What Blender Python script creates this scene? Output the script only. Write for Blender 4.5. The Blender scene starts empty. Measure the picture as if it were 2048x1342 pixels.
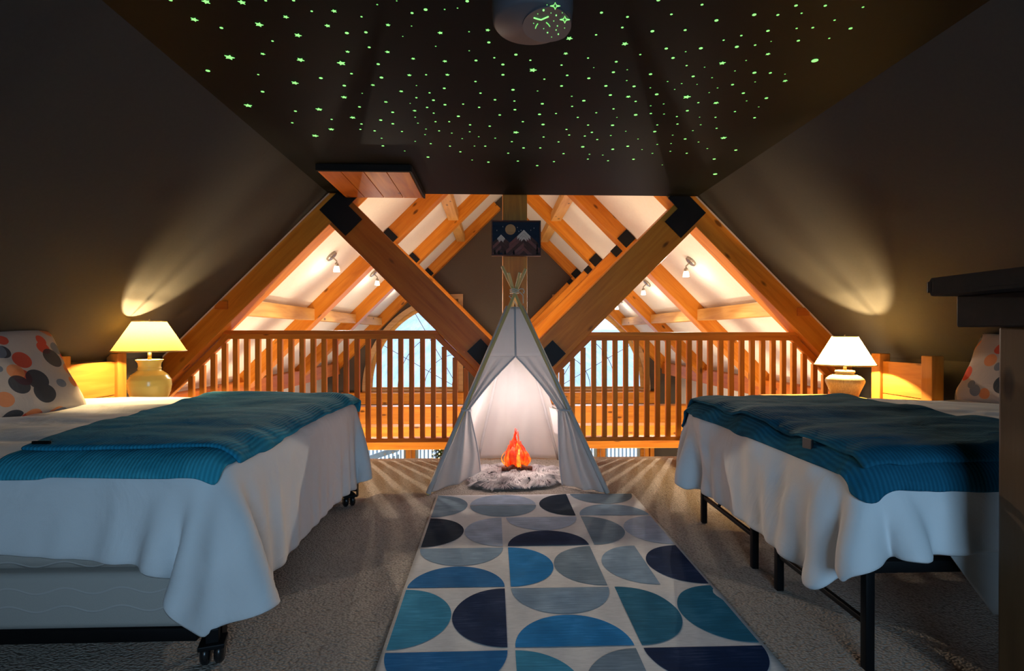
import bpy, bmesh, math, random
import numpy as np
from mathutils import Vector, Matrix, noise as mnoise

random.seed(7); np.random.seed(7)
C = bpy.context.scene.collection
PI = math.pi

# ------------------------------------------------------------------ camera, world, light, exposure
F = 1085.0
YAW = math.atan(38 / F); PIT = math.atan(4 / F)
cam_d = bpy.data.cameras.new('camera'); cam = bpy.data.objects.new('camera', cam_d); C.objects.link(cam)
cam_d.sensor_width = 36; cam_d.lens = F / 2048 * 36; cam_d.clip_end = 400
cam.location = (0, 0, 1.0); cam.rotation_euler = (PI / 2 - PIT, 0, -YAW)
sc = bpy.context.scene; sc.camera = cam
sc.view_settings.view_transform = 'Standard'; sc.view_settings.look = 'None'
sc.view_settings.gamma = 1; sc.view_settings.use_curve_mapping = False
sc.view_settings.exposure = 0.0
sc.cycles.max_bounces = 8; sc.cycles.diffuse_bounces = 4; sc.cycles.glossy_bounces = 3
sc.cycles.transmission_bounces = 6; sc.cycles.transparent_max_bounces = 12
sc.cycles.sample_clamp_indirect = 4; sc.cycles.caustics_reflective = False; sc.cycles.caustics_refractive = False
sc.cycles.use_light_tree = True

w = bpy.data.worlds.new('sky'); sc.world = w; w.use_nodes = True
bg = w.node_tree.nodes['Background']; bg.inputs[0].default_value = (0.70, 0.82, 1.0, 1); bg.inputs[1].default_value = 1.9

def light(name, kind, loc, power, col, size=0.02, rot=None, size_y=None, spot=None):
    d = bpy.data.lights.new(name, kind); d.energy = power; d.color = col
    if kind == 'AREA':
        d.shape = 'RECTANGLE'; d.size = size; d.size_y = size_y or size
    else:
        d.shadow_soft_size = size
    if kind == 'SPOT':
        d.spot_size = spot; d.spot_blend = 0.6
    o = bpy.data.objects.new(name, d); C.objects.link(o); o.location = loc
    if rot: o.rotation_euler = rot
    return o
# daylight through the assumed window in the wall behind the camera
light('window_daylight', 'AREA', (0.45, -1.82, 1.25), 56, (0.34, 0.67, 1.0), 1.3, (PI / 2, 0, 0), 1.0)
light('reading_lamp_light', 'POINT', (-1.3, -0.9, 1.1), 5, (1.0, 0.70, 0.42), 0.1)  # unseen warm fill added behind the camera to warm the beams
# warm fill lights without bodies, added under the loft to brighten the hall beams
light('hall_pendant_light', 'POINT', (-1.2, 5.0, -0.95), 150, (1.0, 0.82, 0.52), 0.12)
light('hall_pendant_light', 'POINT', (1.6, 5.0, -0.95), 150, (1.0, 0.82, 0.52), 0.12)
sun = light('low_sun', 'SUN', (0, 30, 20), 3.0, (.80, .90, 1.0), .5, (math.radians(-62), 0, 0)); sun.data.angle = math.radians(25)  # sun added beyond the gable to brighten the tie beam tops
LAMP_COL = (1.0, 0.68, 0.31)

# ------------------------------------------------------------------ helpers
def at(px, py, Z=None, Y=None, X=None):
    """point of the place seen at a pixel of the photograph, on a plane of the room"""
    c = ((px - 1024) / F, 1.0, -(py - 671) / F)
    cp, sp = math.cos(-PIT), math.sin(-PIT)
    v = (c[0], c[1] * cp - c[2] * sp, c[1] * sp + c[2] * cp)
    cy, sy = math.cos(-YAW), math.sin(-YAW)
    r = Vector((v[0] * cy - v[1] * sy, v[0] * sy + v[1] * cy, v[2]))
    o = Vector((0, 0, 1.0))
    if Z is not None: t = (Z - 1.0) / r.z
    elif Y is not None: t = Y / r.y
    else: t = X / r.x
    return o + r * t

def lin(c):
    return tuple(((v / 255) / 12.92 if v / 255 <= .04045 else ((v / 255 + .055) / 1.055) ** 2.4) for v in c)

class NT:
    def __init__(s, name):
        s.m = bpy.data.materials.new(name); s.m.use_nodes = True
        s.t = s.m.node_tree; s.n = s.t.nodes; s.b = s.n['Principled BSDF']; s.out = s.n['Material Output']
    def add(s, typ, **k):
        n = s.n.new(typ)
        for a, v in k.items():
            setattr(n, a, v)
        return n
    def l(s, a, b): s.t.links.new(a, b)
    def math(s, op, a, b=None, c=None):
        n = s.add('ShaderNodeMath', operation=op)
        for i, v in enumerate((a, b, c)):
            if v is None: continue
            if isinstance(v, (int, float)): n.inputs[i].default_value = v
            else: s.l(v, n.inputs[i])
        return n.outputs[0]
    def coord(s, scale=(1, 1, 1), kind='Object', rand=0.0, rot=(0, 0, 0)):
        tc = s.add('ShaderNodeTexCoord'); mp = s.add('ShaderNodeMapping')
        mp.inputs['Scale'].default_value = scale; mp.inputs['Rotation'].default_value = rot
        s.l(tc.outputs[kind], mp.inputs[0])
        if rand:
            oi = s.add('ShaderNodeObjectInfo'); mu = s.math('MULTIPLY', oi.outputs['Random'], rand)
            va = s.add('ShaderNodeVectorMath', operation='ADD'); s.l(mp.outputs[0], va.inputs[0]); s.l(mu, va.inputs[1])
            return va.outputs[0]
        return mp.outputs[0]
    def noise(s, vec, scale, detail=3, rough=.5, dist=0):
        n = s.add('ShaderNodeTexNoise'); n.inputs['Scale'].default_value = scale; n.inputs['Detail'].default_value = detail
        n.inputs['Roughness'].default_value = rough; n.inputs['Distortion'].default_value = dist
        if vec is not None: s.l(vec, n.inputs['Vector'])
        return n.outputs['Fac']
    def ramp(s, fac, stops):
        r = s.add('ShaderNodeValToRGB'); e = r.color_ramp.elements
        while len(e) < len(stops): e.new(0.5)
        for i, (p, c) in enumerate(stops):
            e[i].position = p; e[i].color = (c[0], c[1], c[2], 1)
        s.l(fac, r.inputs[0]); return r.outputs[0]
    def mix(s, f, a, b, blend='MIX'):
        n = s.add('ShaderNodeMix', data_type='RGBA', blend_type=blend)
        for sock, v in ((n.inputs[0], f), (n.inputs[6], a), (n.inputs[7], b)):
            if isinstance(v, (int, float)): sock.default_value = v
            elif isinstance(v, tuple): sock.default_value = (v[0], v[1], v[2], 1)
            else: s.l(v, sock)
        return n.outputs[2]
    def bump(s, h, strength=.3, dist=.01):
        b = s.add('ShaderNodeBump'); b.inputs['Strength'].default_value = strength; b.inputs['Distance'].default_value = dist
        s.l(h, b.inputs['Height']); s.l(b.outputs[0], s.b.inputs['Normal']); return b
    def col(s, c):
        if isinstance(c, tuple): s.b.inputs['Base Color'].default_value = (c[0], c[1], c[2], 1)
        else: s.l(c, s.b.inputs['Base Color'])
    def rough(s, v, spec=.5):
        s.b.inputs['Roughness'].default_value = v; s.b.inputs['Specular IOR Level'].default_value = spec

def plain(name, c, rough=.6, metal=0.0, spec=.4, mottled=.12, scale=14):
    k = NT(name); n = k.noise(k.coord(), scale, 4)
    k.col(k.ramp(n, [(0.25, tuple(v * (1 - mottled) for v in c)), (0.75, tuple(min(1, v * (1 + mottled)) for v in c))]))
    k.rough(rough, spec); k.b.inputs['Metallic'].default_value = metal
    k.bump(n, .05, .003)
    return k.m

def wood(name, dark, mid, light_, rough=.45, knots=True, rand=40.0, kd=.13):
    k = NT(name)
    v = k.coord((0.9, 11, 11), rand=rand)
    n1 = k.noise(v, 1.6, 6, .6, .8)
    v2 = k.coord((1.2, 55, 55), rand=rand)
    n2 = k.noise(v2, 1.3, 3, .6, .3)
    base = k.ramp(n1, [(0.28, dark), (0.5, mid), (0.72, light_)])
    base = k.mix(k.math('MULTIPLY', n2, .35), base, dark)
    if knots:
        vo = k.add('ShaderNodeTexVoronoi'); vo.inputs['Scale'].default_value = 1.0
        k.l(k.coord((2.6, 6.5, 6.5), rand=rand), vo.inputs['Vector'])
        mr = k.add('ShaderNodeMapRange'); mr.inputs[1].default_value = kd * .55; mr.inputs[2].default_value = kd
        mr.inputs[3].default_value = .9; mr.inputs[4].default_value = 0; k.l(vo.outputs['Distance'], mr.inputs[0])
        base = k.mix(mr.outputs[0], base, tuple(c * .22 for c in dark))
    k.col(base); k.rough(rough, .25); k.bump(n2, .12, .003)
    return k.m

def cloth(name, c, rough=.9, wr=.5, fine=380, wscale=5.0, transl=0.0, sheen=0.0, wdist=.02):
    k = NT(name); v = k.coord()
    a = k.noise(v, wscale, 4, .45, 1.2); b = k.noise(v, fine, 2)
    h = k.math('ADD', k.math('MULTIPLY', a, 1.0), k.math('MULTIPLY', b, .02))
    k.col(k.ramp(a, [(0.2, tuple(x * .95 for x in c)), (0.8, tuple(min(1, x * 1.04) for x in c))]))
    k.rough(rough, .2); k.bump(h, wr, wdist)
    k.b.inputs['Sheen Weight'].default_value = sheen
    if transl:
        t = k.add('ShaderNodeBsdfTranslucent'); t.inputs[0].default_value = (c[0], c[1], c[2], 1)
        m = k.add('ShaderNodeMixShader'); m.inputs[0].default_value = transl
        k.l(k.b.outputs[0], m.inputs[1]); k.l(t.outputs[0], m.inputs[2]); k.l(m.outputs[0], k.out.inputs[0])
    return k.m

def emit(name, c, s):
    k = NT(name); k.col(tuple(min(1, v * .6) for v in c))
    k.b.inputs['Emission Color'].default_value = (c[0], c[1], c[2], 1); k.b.inputs['Emission Strength'].default_value = s
    return k.m

M = {}
M['paint'] = plain('dark_wall_paint', (.042, .041, .038), .6, spec=.05, mottled=.05, scale=60)
M['ceil'] = plain('dark_ceiling_paint', (.0055, .0065, .006), .52, spec=.03, mottled=.05, scale=60)
M['gable'] = plain('taupe_wall_paint', (.105, .088, .074), .8, spec=.1, mottled=.05, scale=60)
M['roof'] = plain('white_roof_paint', (.82, .78, .74), .75, mottled=.03, scale=30)
M['pine'] = wood('honey_pine_timber', (.46, .135, .009), (.64, .22, .018), (.74, .30, .032))
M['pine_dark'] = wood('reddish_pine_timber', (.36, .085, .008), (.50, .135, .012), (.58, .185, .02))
M['pine_rail'] = wood('pine_railing', (.42, .125, .01), (.58, .20, .018), (.68, .26, .03), kd=.1)
M['pine_lite'] = wood('pale_pine_board', (.50, .24, .06), (.66, .36, .11), (.74, .44, .16))
M['casing'] = wood('window_casing_pine', (.42, .24, .11), (.56, .35, .18), (.64, .42, .22), knots=False)
M['muntin'] = plain('brown_muntin', (.16, .075, .03), .5)
M['walnut'] = wood('dark_stained_wood', (.004, .0025, .002), (.009, .005, .0035), (.014, .008, .005), .75, knots=False)
M['steel_black'] = plain('black_steel', (.008, .008, .009), .5, .6)
M['nickel'] = plain('brushed_nickel', (.45, .42, .37), .35, 1.0)
M['brass'] = plain('antique_brass', (.55, .42, .2), .35, 1.0)
M['rubber'] = plain('black_caster_plastic', (.012, .011, .011), .25)
M['duvet'] = cloth('white_cotton', (.73, .73, .74), wr=.55, wscale=3.2, wdist=.04)
M['sheet'] = cloth('white_sheet', (.6, .6, .6), wr=.4, wscale=4)
M['canvas'] = cloth('teepee_canvas', (.80, .775, .76), wr=.25, wscale=6, transl=.5, wdist=.01)
M['canvas_hem'] = cloth('teepee_hem', (.74, .72, .72), wr=.2, wscale=9, transl=.35)
M['pole'] = wood('pale_pole_wood', (.62, .38, .13), (.76, .5, .19), (.84, .58, .25), knots=False)
M['rope'] = plain('cotton_rope', (.7, .6, .48), .9)
M['snow'] = plain('snow', (.88, .91, .95), .9, mottled=.05)
M['deck'] = plain('weathered_deck_rail', (.30, .38, .43), .8)
M['ceramic_y'] = plain('ivory_ceramic', (.90, .70, .17), .2, mottled=.04)
M['ceramic_g'] = None

def carpet():
    k = NT('berber_carpet'); v = k.coord((1, 1.35, 1))
    vo = k.add('ShaderNodeTexVoronoi'); vo.inputs['Scale'].default_value = 105; k.l(v, vo.inputs['Vector'])
    n = k.noise(v, 7, 4)
    c = k.ramp(vo.outputs['Distance'], [(0.0, (.56, .48, .42)), (0.55, (.42, .355, .30)), (1.0, (.22, .185, .155))])
    k.col(k.mix(k.math('MULTIPLY', n, .35), c, (.34, .28, .23))); k.rough(.95, .1)
    b = k.bump(vo.outputs['Distance'], .9, .006); b.invert = True
    return k.m
M['carpet'] = carpet()

def ribbed(name, c, c2, ang=0.0, freq=170):
    k = NT(name); v = k.coord(rot=(0, 0, ang))
    wv = k.add('ShaderNodeTexWave'); wv.inputs['Scale'].default_value = freq / 6.28; wv.inputs['Distortion'].default_value = .35
    wv.inputs['Detail'].default_value = 1; wv.bands_direction = 'X'; k.l(v, wv.inputs['Vector'])
    n = k.noise(k.coord(), 9, 5, .6, .8)
    b = k.ramp(n, [(0.3, c), (0.7, c2)])
    k.col(k.mix(k.math('MULTIPLY', wv.outputs['Fac'], .45), b, tuple(x * .45 for x in c))); k.rough(.95, .1)
    k.b.inputs['Sheen Weight'].default_value = 0.0
    h = k.math('ADD', k.math('MULTIPLY', wv.outputs['Fac'], .12), n)
    k.bump(h, .6, .02); return k.m
M['throw'] = ribbed('ribbed_teal_throw', (.012, .20, .34), (.03, .30, .46))
M['throw_r'] = ribbed('ribbed_dark_teal_throw', (.010, .105, .18), (.02, .15, .245))
M['throw_in'] = ribbed('throw_lining', (.03, .30, .42), (.06, .40, .53))

def quilt(name, lines, period, amp):
    k = NT(name); tc = k.add('ShaderNodeTexCoord'); sp = k.add('ShaderNodeSeparateXYZ'); k.l(tc.outputs['Object'], sp.inputs[0])
    s = k.math('MULTIPLY', k.math('SINE', k.math('MULTIPLY', k.math('ADD', sp.outputs[0], sp.outputs[1]), 2 * PI / period)), amp)
    d = None
    for z in lines:
        e = k.math('ABSOLUTE', k.math('SUBTRACT', k.math('SUBTRACT', sp.outputs[2], z), s))
        d = e if d is None else k.math('MINIMUM', d, e)
    mr = k.add('ShaderNodeMapRange'); mr.inputs[1].default_value = 0; mr.inputs[2].default_value = .004; k.l(d, mr.inputs[0])
    mr.inputs[3].default_value = 1; mr.inputs[4].default_value = 0
    n = k.noise(k.coord(), 420, 2)
    k.col(k.mix(mr.outputs[0], (.42, .385, .35), (.50, .47, .45)))
    k.rough(.8, .25); k.bump(k.math('ADD', mr.outputs[0], k.math('MULTIPLY', n, .25)), .45, .004); return k.m
M['quilt'] = quilt('quilted_ticking', (.218, .163, .294, .345), .168, .009)

def glass():
    k = NT('window_glass'); tr = k.add('ShaderNodeBsdfTransparent'); tr.inputs[0].default_value = (.95, .97, .98, 1)
    gl = k.add('ShaderNodeBsdfGlossy'); gl.inputs['Roughness'].default_value = .02
    fr = k.add('ShaderNodeFresnel'); fr.inputs[0].default_value = 1.45
    m = k.add('ShaderNodeMixShader'); k.l(k.math('MULTIPLY', fr.outputs[0], .5), m.inputs[0])
    k.l(tr.outputs[0], m.inputs[1]); k.l(gl.outputs[0], m.inputs[2]); k.l(m.outputs[0], k.out.inputs[0]); return k.m
M['glass'] = glass()

def shade(name, c, transl):
    k = NT(name); n = k.noise(k.coord((1, 1, 1.6)), 120, 3)
    cc = k.ramp(n, [(0.3, tuple(x * .88 for x in c)), (0.7, c)])
    k.col(cc); k.rough(.9, .1)
    t = k.add('ShaderNodeBsdfTranslucent'); k.l(cc, t.inputs[0])
    m = k.add('ShaderNodeMixShader'); m.inputs[0].default_value = transl
    k.l(k.b.outputs[0], m.inputs[1]); k.l(t.outputs[0], m.inputs[2]); k.l(m.outputs[0], k.out.inputs[0]); return k.m
M['shade_l'] = shade('linen_shade', (.56, .36, .10), .27)
M['shade_r'] = shade('cream_shade', (.84, .68, .36), .48)

def link(name, me, m=None, parent=None, mw=None):
    o = bpy.data.objects.new(name, me); C.objects.link(o)
    if m is not None:
        for x in (m if isinstance(m, list) else [m]): me.materials.append(x)
    if parent is not None: o.parent = parent
    if mw is not None: o.matrix_world = mw
    return o

def obj(name, bm, m=None, parent=None, smooth=False, mw=None, loc=None):
    me = bpy.data.meshes.new(name); bmesh.ops.recalc_face_normals(bm, faces=bm.faces); bm.to_mesh(me); bm.free()
    if smooth:
        for p in me.polygons: p.use_smooth = True
    o = link(name, me, m, parent, mw)
    if loc is not None: o.location = loc
    return o

def thing(name, label, cat, loc=(0, 0, 0), group=None):
    o = bpy.data.objects.new(name, None); C.objects.link(o); o.location = loc; o.empty_display_size = .1
    return tag(o, label, cat, group)

def tag(o, label, cat, group=None):
    o['label'] = label; o['category'] = cat
    if group: o['group'] = group
    return o

def struct(o):
    o['kind'] = 'structure'; return o

def box(bm, x0, x1, y0, y1, z0, z1, bev=0.0, mat=None):
    r = bmesh.ops.create_cube(bm, size=1)['verts']
    for v in r:
        v.co = Vector(((x0 + x1) / 2 + v.co.x * (x1 - x0), (y0 + y1) / 2 + v.co.y * (y1 - y0), (z0 + z1) / 2 + v.co.z * (z1 - z0)))
        if mat is not None: v.co = mat @ v.co
    if bev:
        es = list({e for v in r for e in v.link_edges})
        bmesh.ops.bevel(bm, geom=es, offset=bev, segments=2, affect='EDGES', profile=.6)
    return bm

def boxo(name, b, m, parent=None, bev=.004, loc=None):
    bm = bmesh.new(); box(bm, *b, bev=bev); return obj(name, bm, m, parent, loc=loc)

def beam(name, p0, p1, wdt, dep, m, parent=None, up=(0, 1, 0), bev=.006):
    """timber whose local X runs along its length; wdt across the plane, dep along `up`"""
    p0, p1 = Vector(p0), Vector(p1); L = (p1 - p0).length
    x = (p1 - p0).normalized(); y = Vector(up); y = (y - x * y.dot(x)).normalized(); z = x.cross(y)
    bm = bmesh.new(); box(bm, 0, L, -dep / 2, dep / 2, -wdt / 2, wdt / 2, bev=bev)
    mw = Matrix(((x.x, y.x, z.x, p0.x), (x.y, y.y, z.y, p0.y), (x.z, y.z, z.z, p0.z), (0, 0, 0, 1)))
    if parent is not None:
        mw = Matrix.Translation(-parent.location) @ mw
    o = obj(name, bm, m, parent); o.matrix_basis = mw; return o

def lathe(bm, prof, n=40, c=(0, 0, 0), close=False):
    rings = []
    for r, z in prof:
        rings.append([bm.verts.new((c[0] + r * math.cos(2 * PI * i / n), c[1] + r * math.sin(2 * PI * i / n), c[2] + z)) for i in range(n)])
    for a, b in zip(rings, rings[1:]):
        for i in range(n):
            bm.faces.new((a[i], a[(i + 1) % n], b[(i + 1) % n], b[i]))
    if close:
        bm.faces.new(rings[0][::-1]); bm.faces.new(rings[-1])
    return bm

def tube(bm, pts, r, n=8, closed=False, sq=False):
    pts = [Vector(p) for p in pts]; rings = []
    N = len(pts); prev = None
    for i, p in enumerate(pts):
        if closed: d = pts[(i + 1) % N] - pts[i - 1]
        else: d = (pts[min(i + 1, N - 1)] - pts[max(i - 1, 0)])
        d.normalize()
        if prev is None:
            a = Vector((0, 1, 0)) if abs(d.y) < .8 else Vector((0, 0, 1))
        else: a = prev
        a = (a - d * a.dot(d)).normalized(); prev = a; b = d.cross(a)
        rr = r[i] if isinstance(r, (list, tuple)) else r
        ph = PI / 4 if sq else 0
        rings.append([bm.verts.new(p + (a * math.cos(2 * PI * k / n + ph) + b * math.sin(2 * PI * k / n + ph)) * rr) for k in range(n)])
    for i in range(N if closed else N - 1):
        a, b = rings[i], rings[(i + 1) % N]
        for k in range(n): bm.faces.new((a[k], a[(k + 1) % n], b[(k + 1) % n], b[k]))
    if not closed:
        bm.faces.new(rings[0][::-1]); bm.faces.new(rings[-1])
    return bm

def outline(name, loops, depth, m, parent=None, mw=None, struct_=False, bev=0):
    """flat shape with holes (loops in local x,z) extruded `depth` along local y"""
    cu = bpy.data.curves.new(name, 'CURVE'); cu.dimensions = '2D'; cu.fill_mode = 'BOTH'; cu.extrude = depth / 2; cu.bevel_depth = bev
    for lp in loops:
        s = cu.splines.new('POLY'); s.points.add(len(lp) - 1); s.use_cyclic_u = True
        for p, q in zip(s.points, lp): p.co = (q[0], q[1], 0, 1)
    t = bpy.data.objects.new('t', cu); C.objects.link(t)
    dg = bpy.context.evaluated_depsgraph_get(); dg.update()
    me = bpy.data.meshes.new_from_object(t.evaluated_get(dg)); me.name = name
    bpy.data.objects.remove(t); bpy.data.curves.remove(cu)
    me.transform(Matrix.Rotation(PI / 2, 4, 'X')); me.materials.clear()
    o = link(name, me, m, parent)
    if mw is not None: o.matrix_basis = mw
    if struct_: struct(o)
    return o

def prism(bm, pts, h):
    """convex/concave polygon in 3D list, extruded by vector h"""
    a = [bm.verts.new(p) for p in pts]; b = [bm.verts.new(Vector(p) + Vector(h)) for p in pts]
    bm.faces.new(a); bm.faces.new(b[::-1]); n = len(pts)
    for i in range(n): bm.faces.new((a[i], b[i], b[(i + 1) % n], a[(i + 1) % n]))
    return bm

# ------------------------------------------------------------------ geometry constants
XC, K, KI = 0.175, 3.565, 3.325        # roof centre line, roof plane |x-XC|+z=K, rafter underside
ZC = 2.1                               # loft ceiling
KW = 2.74                              # knee wall half distance
YA, YB, YCt, YD, YW = 4.425, 6.29, 8.14, 10.0, 10.1
S2 = math.sqrt(.5)

# ------------------------------------------------------------------ setting: the loft
o = struct(boxo('floor', (-3.4, 3.7, -1.8, 4.365, -.16, 0), M['carpet'], bev=0))
o = struct(boxo('ceiling', (XC - (K - ZC) - .02, XC + (K - ZC) + .02, -1.8, 4.3, ZC, ZC + .06), M['ceil'], bev=0))
for s, nm in ((-1, 'wall_left'), (1, 'wall_right')):
    bm = bmesh.new()
    zk = K - KW
    pr = [(XC + s * KW, -.02), (XC + s * KW, zk), (XC + s * (K - ZC - .03), ZC + .03), (XC + s * (K - ZC + .08), ZC + .06), (XC + s * (KW + .08), zk + .04), (XC + s * (KW + .08), -.02)]
    prism(bm, [(x, -1.8, z) for x, z in pr], (0, 6.105, 0)); struct(obj(nm, bm, M['paint']))
# wall behind the camera, with the assumed window that lights the beds
outl = [(XC - 3.5, 0), (XC + 3.5, 0), (XC + 3.5, .2), (XC + 1.3, 2.3), (XC - 1.3, 2.3), (XC - 3.5, .2)]
outline('wall_back', [outl, [(-.2, .75), (1.1, .75), (1.1, 1.75), (-.2, 1.75)]], .1, M['paint'], mw=Matrix.Translation((0, -1.75, 0)), struct_=True)
bm = bmesh.new()
for a in ((-.26, -.18), (1.08, 1.16), (.43, .47)): box(bm, a[0], a[1], -1.72, -1.67, .7, 1.8)
for a in ((.69, .76), (1.74, 1.81)): box(bm, -.26, 1.16, -1.72, -1.67, a[0], a[1])
wb = obj('window_3', bm, M['casing']); struct(wb)
# gable piece over the loft ceiling
bm = bmesh.new(); prism(bm, [(XC - (K - ZC), 4.22, ZC + .06), (XC + (K - ZC), 4.22, ZC + .06), (XC, 4.22, K)], (0, .06, 0)); struct(obj('wall_front', bm, M['ceil']))
bm = bmesh.new(); box(bm, XC - 3.6, XC + 3.6, 4.30, 4.34, -.16, -.012); struct(obj('trim_1', bm, M['pine']))

# ------------------------------------------------------------------ setting: the hall beyond
def roof(s, nm):
    bm = bmesh.new()
    prism(bm, [(XC + s * 3.36, 4.306, K - 3.36), (XC, 4.306, K), (XC, 4.306, K + .12), (XC + s * 3.48, 4.306, K - 3.36)], (0, 5.97, 0))
    return struct(obj(nm, bm, M['roof']))
roof(-1, 'ceiling_left'); roof(1, 'ceiling_right')
for s, nm in ((-1, 'wall_hall_left'), (1, 'wall_hall_right')):
    struct(boxo(nm, (min(XC + s * 3.33, XC + s * 3.43), max(XC + s * 3.33, XC + s * 3.43), 4.28, 10.25, -2.6, .25), M['roof'], bev=0))
struct(boxo('floor_hall', (XC - 3.5, XC + 3.5, -3.6, 10.25, -2.7, -2.6), M['sheet'], bev=0))
struct(boxo('wall_under_loft', (XC - 3.5, XC + 3.5, 1.5, 1.6, -2.6, -.16), M['gable'], bev=0))

WIN = [(-2.315, -.64, -1), (1.19, 2.86, 1)]   # quarter-round windows: base from..to, side of the straight jamb
ZB = -.03
def quarter(x0, x1, side, r, zb, n=40, inset=0):
    """loop of a quarter disc; straight jamb towards the room's centre line"""
    cx = x1 if side < 0 else x0
    pts = []
    for i in range(n + 1):
        a = PI / 2 * i / n
        pts.append((cx + side * r * math.cos(a), zb + r * math.sin(a)))
    return pts + [(cx, zb)]
loops = [[(XC - 3.5, -2.65), (XC + 3.5, -2.65), (XC + 3.5, .1), (XC, K + .06), (XC - 3.5, .1)]]
for x0, x1, s in WIN: loops.append(quarter(x0, x1, s, x1 - x0, ZB))
LOW = [(-3.1, -1.58), (-1.47, .3), (.36, 1.98), (2.06, 2.80)]
for a, b in LOW: loops.append([(a, -2.35), (b, -2.35), (b, -.62), (a, -.62)])
outline('wall_gable', loops, .14, M['gable'], mw=Matrix.Translation((0, YW + .07, 0)), struct_=True)
wn = 0
for x0, x1, s in WIN:
    wn += 1
    R = x1 - x0; cx = x1 if s < 0 else x0
    w_ = bpy.data.objects.new('window_%d' % wn, None); C.objects.link(w_); struct(w_); w_.location = (cx, YW, ZB)
    # casing proud of the wall
    out_ = [(p[0] - cx, p[1] - ZB) for p in quarter(x0, x1, s, R + .085, ZB)[:-1]]
    out_ = [(s * (R + .085), -.085)] + out_ + [(-s * .085, R + .085), (-s * .085, -.085)]
    inn = [(p[0] - cx, p[1] - ZB) for p in quarter(x0, x1, s, R - .005, ZB)]
    outline('casing', [out_, inn], .05, M['casing'], w_, Matrix.Translation((0, -.03, 0)))
    inn2 = [(p[0] - cx, p[1] - ZB) for p in quarter(x0, x1, s, R, ZB)]
    inn3 = [(s * .035 + (p[0] - cx) * .93, .035 + (p[1] - ZB) * .93) for p in quarter(x0, x1, s, R, ZB)]
    outline('sash', [inn2, inn3], .05, M['pine_lite'], w_, Matrix.Translation((0, .05, 0)))
    pane = outline('pane', [inn2], .006, M['glass'], w_, Matrix.Translation((0, .09, 0)))
    bx = bmesh.new(); box(bx, -.005 if s > 0 else -.12, .12 if s > 0 else .005, .02, .08, 0, .12, .004); obj('corner_block', bx, M['pine_lite'], w_)
    for a in (30, 60):
        t = math.radians(a)
        bm = bmesh.new(); tube(bm, [(s * .05 * math.cos(t), .075, .05 * math.sin(t)), (s * (R - .03) * math.cos(t), .075, (R - .03) * math.sin(t))], .007, 4, sq=True)
        obj('muntin', bm, M['muntin'], w_)
    for rr in (.385, .675):
        bm = bmesh.new(); tube(bm, [(s * R * rr * math.cos(PI / 2 * i / 24), .075, R * rr * math.sin(PI / 2 * i / 24)) for i in range(25)], .007, 4, sq=True)
        obj('muntin', bm, M['muntin'], w_)
    bm = bmesh.new(); box(bm, min(s * (R + .11), -s * .11), max(s * (R + .11), -s * .11), -.10, .0, -.12, -.085, .004); obj('sill', bm, M['casing'], w_)
for i, (a, b) in enumerate(LOW):
    d = bpy.data.objects.new('window_%d' % (i + 4), None); C.objects.link(d); struct(d); d.location = (a, YW, -2.35)
    W, H = b - a, 1.73
    outline('frame', [[(-.06, -.06), (W + .06, -.06), (W + .06, H + .06), (-.06, H + .06)], [(.03, .03), (W - .03, .03), (W - .03, H - .03), (.03, H - .03)]], .09, M['pine'], d, Matrix.Translation((0, .0, 0)))
    outline('sash', [[(.03, .03), (W - .03, .03), (W - .03, H - .03), (.03, H - .03)], [(.08, .08), (W - .08, .08), (W - .08, H - .08), (.08, H - .08)]], .04, M['deck'], d, Matrix.Translation((0, .06, 0)))
    outline('pane', [[(.03, .03), (W - .03, .03), (W - .03, H - .03), (.03, H - .03)]], .006, M['glass'], d, Matrix.Translation((0, .09, 0)))

# ------------------------------------------------------------------ outside: snow, wooded hillside, deck rail
def hill_mat():
    k = NT('snowy_wooded_hillside'); v = k.coord((1, .12, .1))
    n = k.noise(v, 2.6, 6, .7); v2 = k.coord((1, .5, .5)); n2 = k.noise(v2, .25, 4)
    c = k.ramp(n, [(0.32, (.34, .46, .58)), (0.5, (.52, .66, .80)), (0.66, (.74, .83, .92))])
    k.col(k.mix(k.math('MULTIPLY', n2, .6), c, (.48, .66, .86))); k.rough(1, 0); return k.m
M['hill'] = hill_mat()
bm = bmesh.new(); nx, ny = 60, 40; g = []
for j in range(ny + 1):
    row = []
    for i in range(nx + 1):
        x = -45 + 90 * i / nx; t = j / ny; y = 18 + 52 * t
        ridge = 3.1 - .13 * x if x < 12 else 1.55 - .02 * (x - 12)
        ridge = min(ridge, 7.5)
        z = -5.5 + (ridge + 5.5) * (1 - (1 - t) ** 1.5) + .35 * mnoise.noise(Vector((x * .12, y * .12, 3))) * (1 if t > .1 else 0)
        row.append(bm.verts.new((x, y, z)))
    g.append(row)
for j in range(ny):
    for i in range(nx): bm.faces.new((g[j][i], g[j][i + 1], g[j + 1][i + 1], g[j + 1][i]))
hill = obj('hillside', bm, M['hill'], smooth=True); tag(hill, 'blue snowy wooded hillside seen through the arched windows', 'hill')
struct(boxo('ground_snow', (-14, 16, 10.3, 30, -3.6, -3.0), M['snow'], bev=0))
k = NT('bare_trunk'); k.col((.60, .70, .80)); k.rough(.9); M['trunk'] = k.m
bm = bmesh.new()
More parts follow.
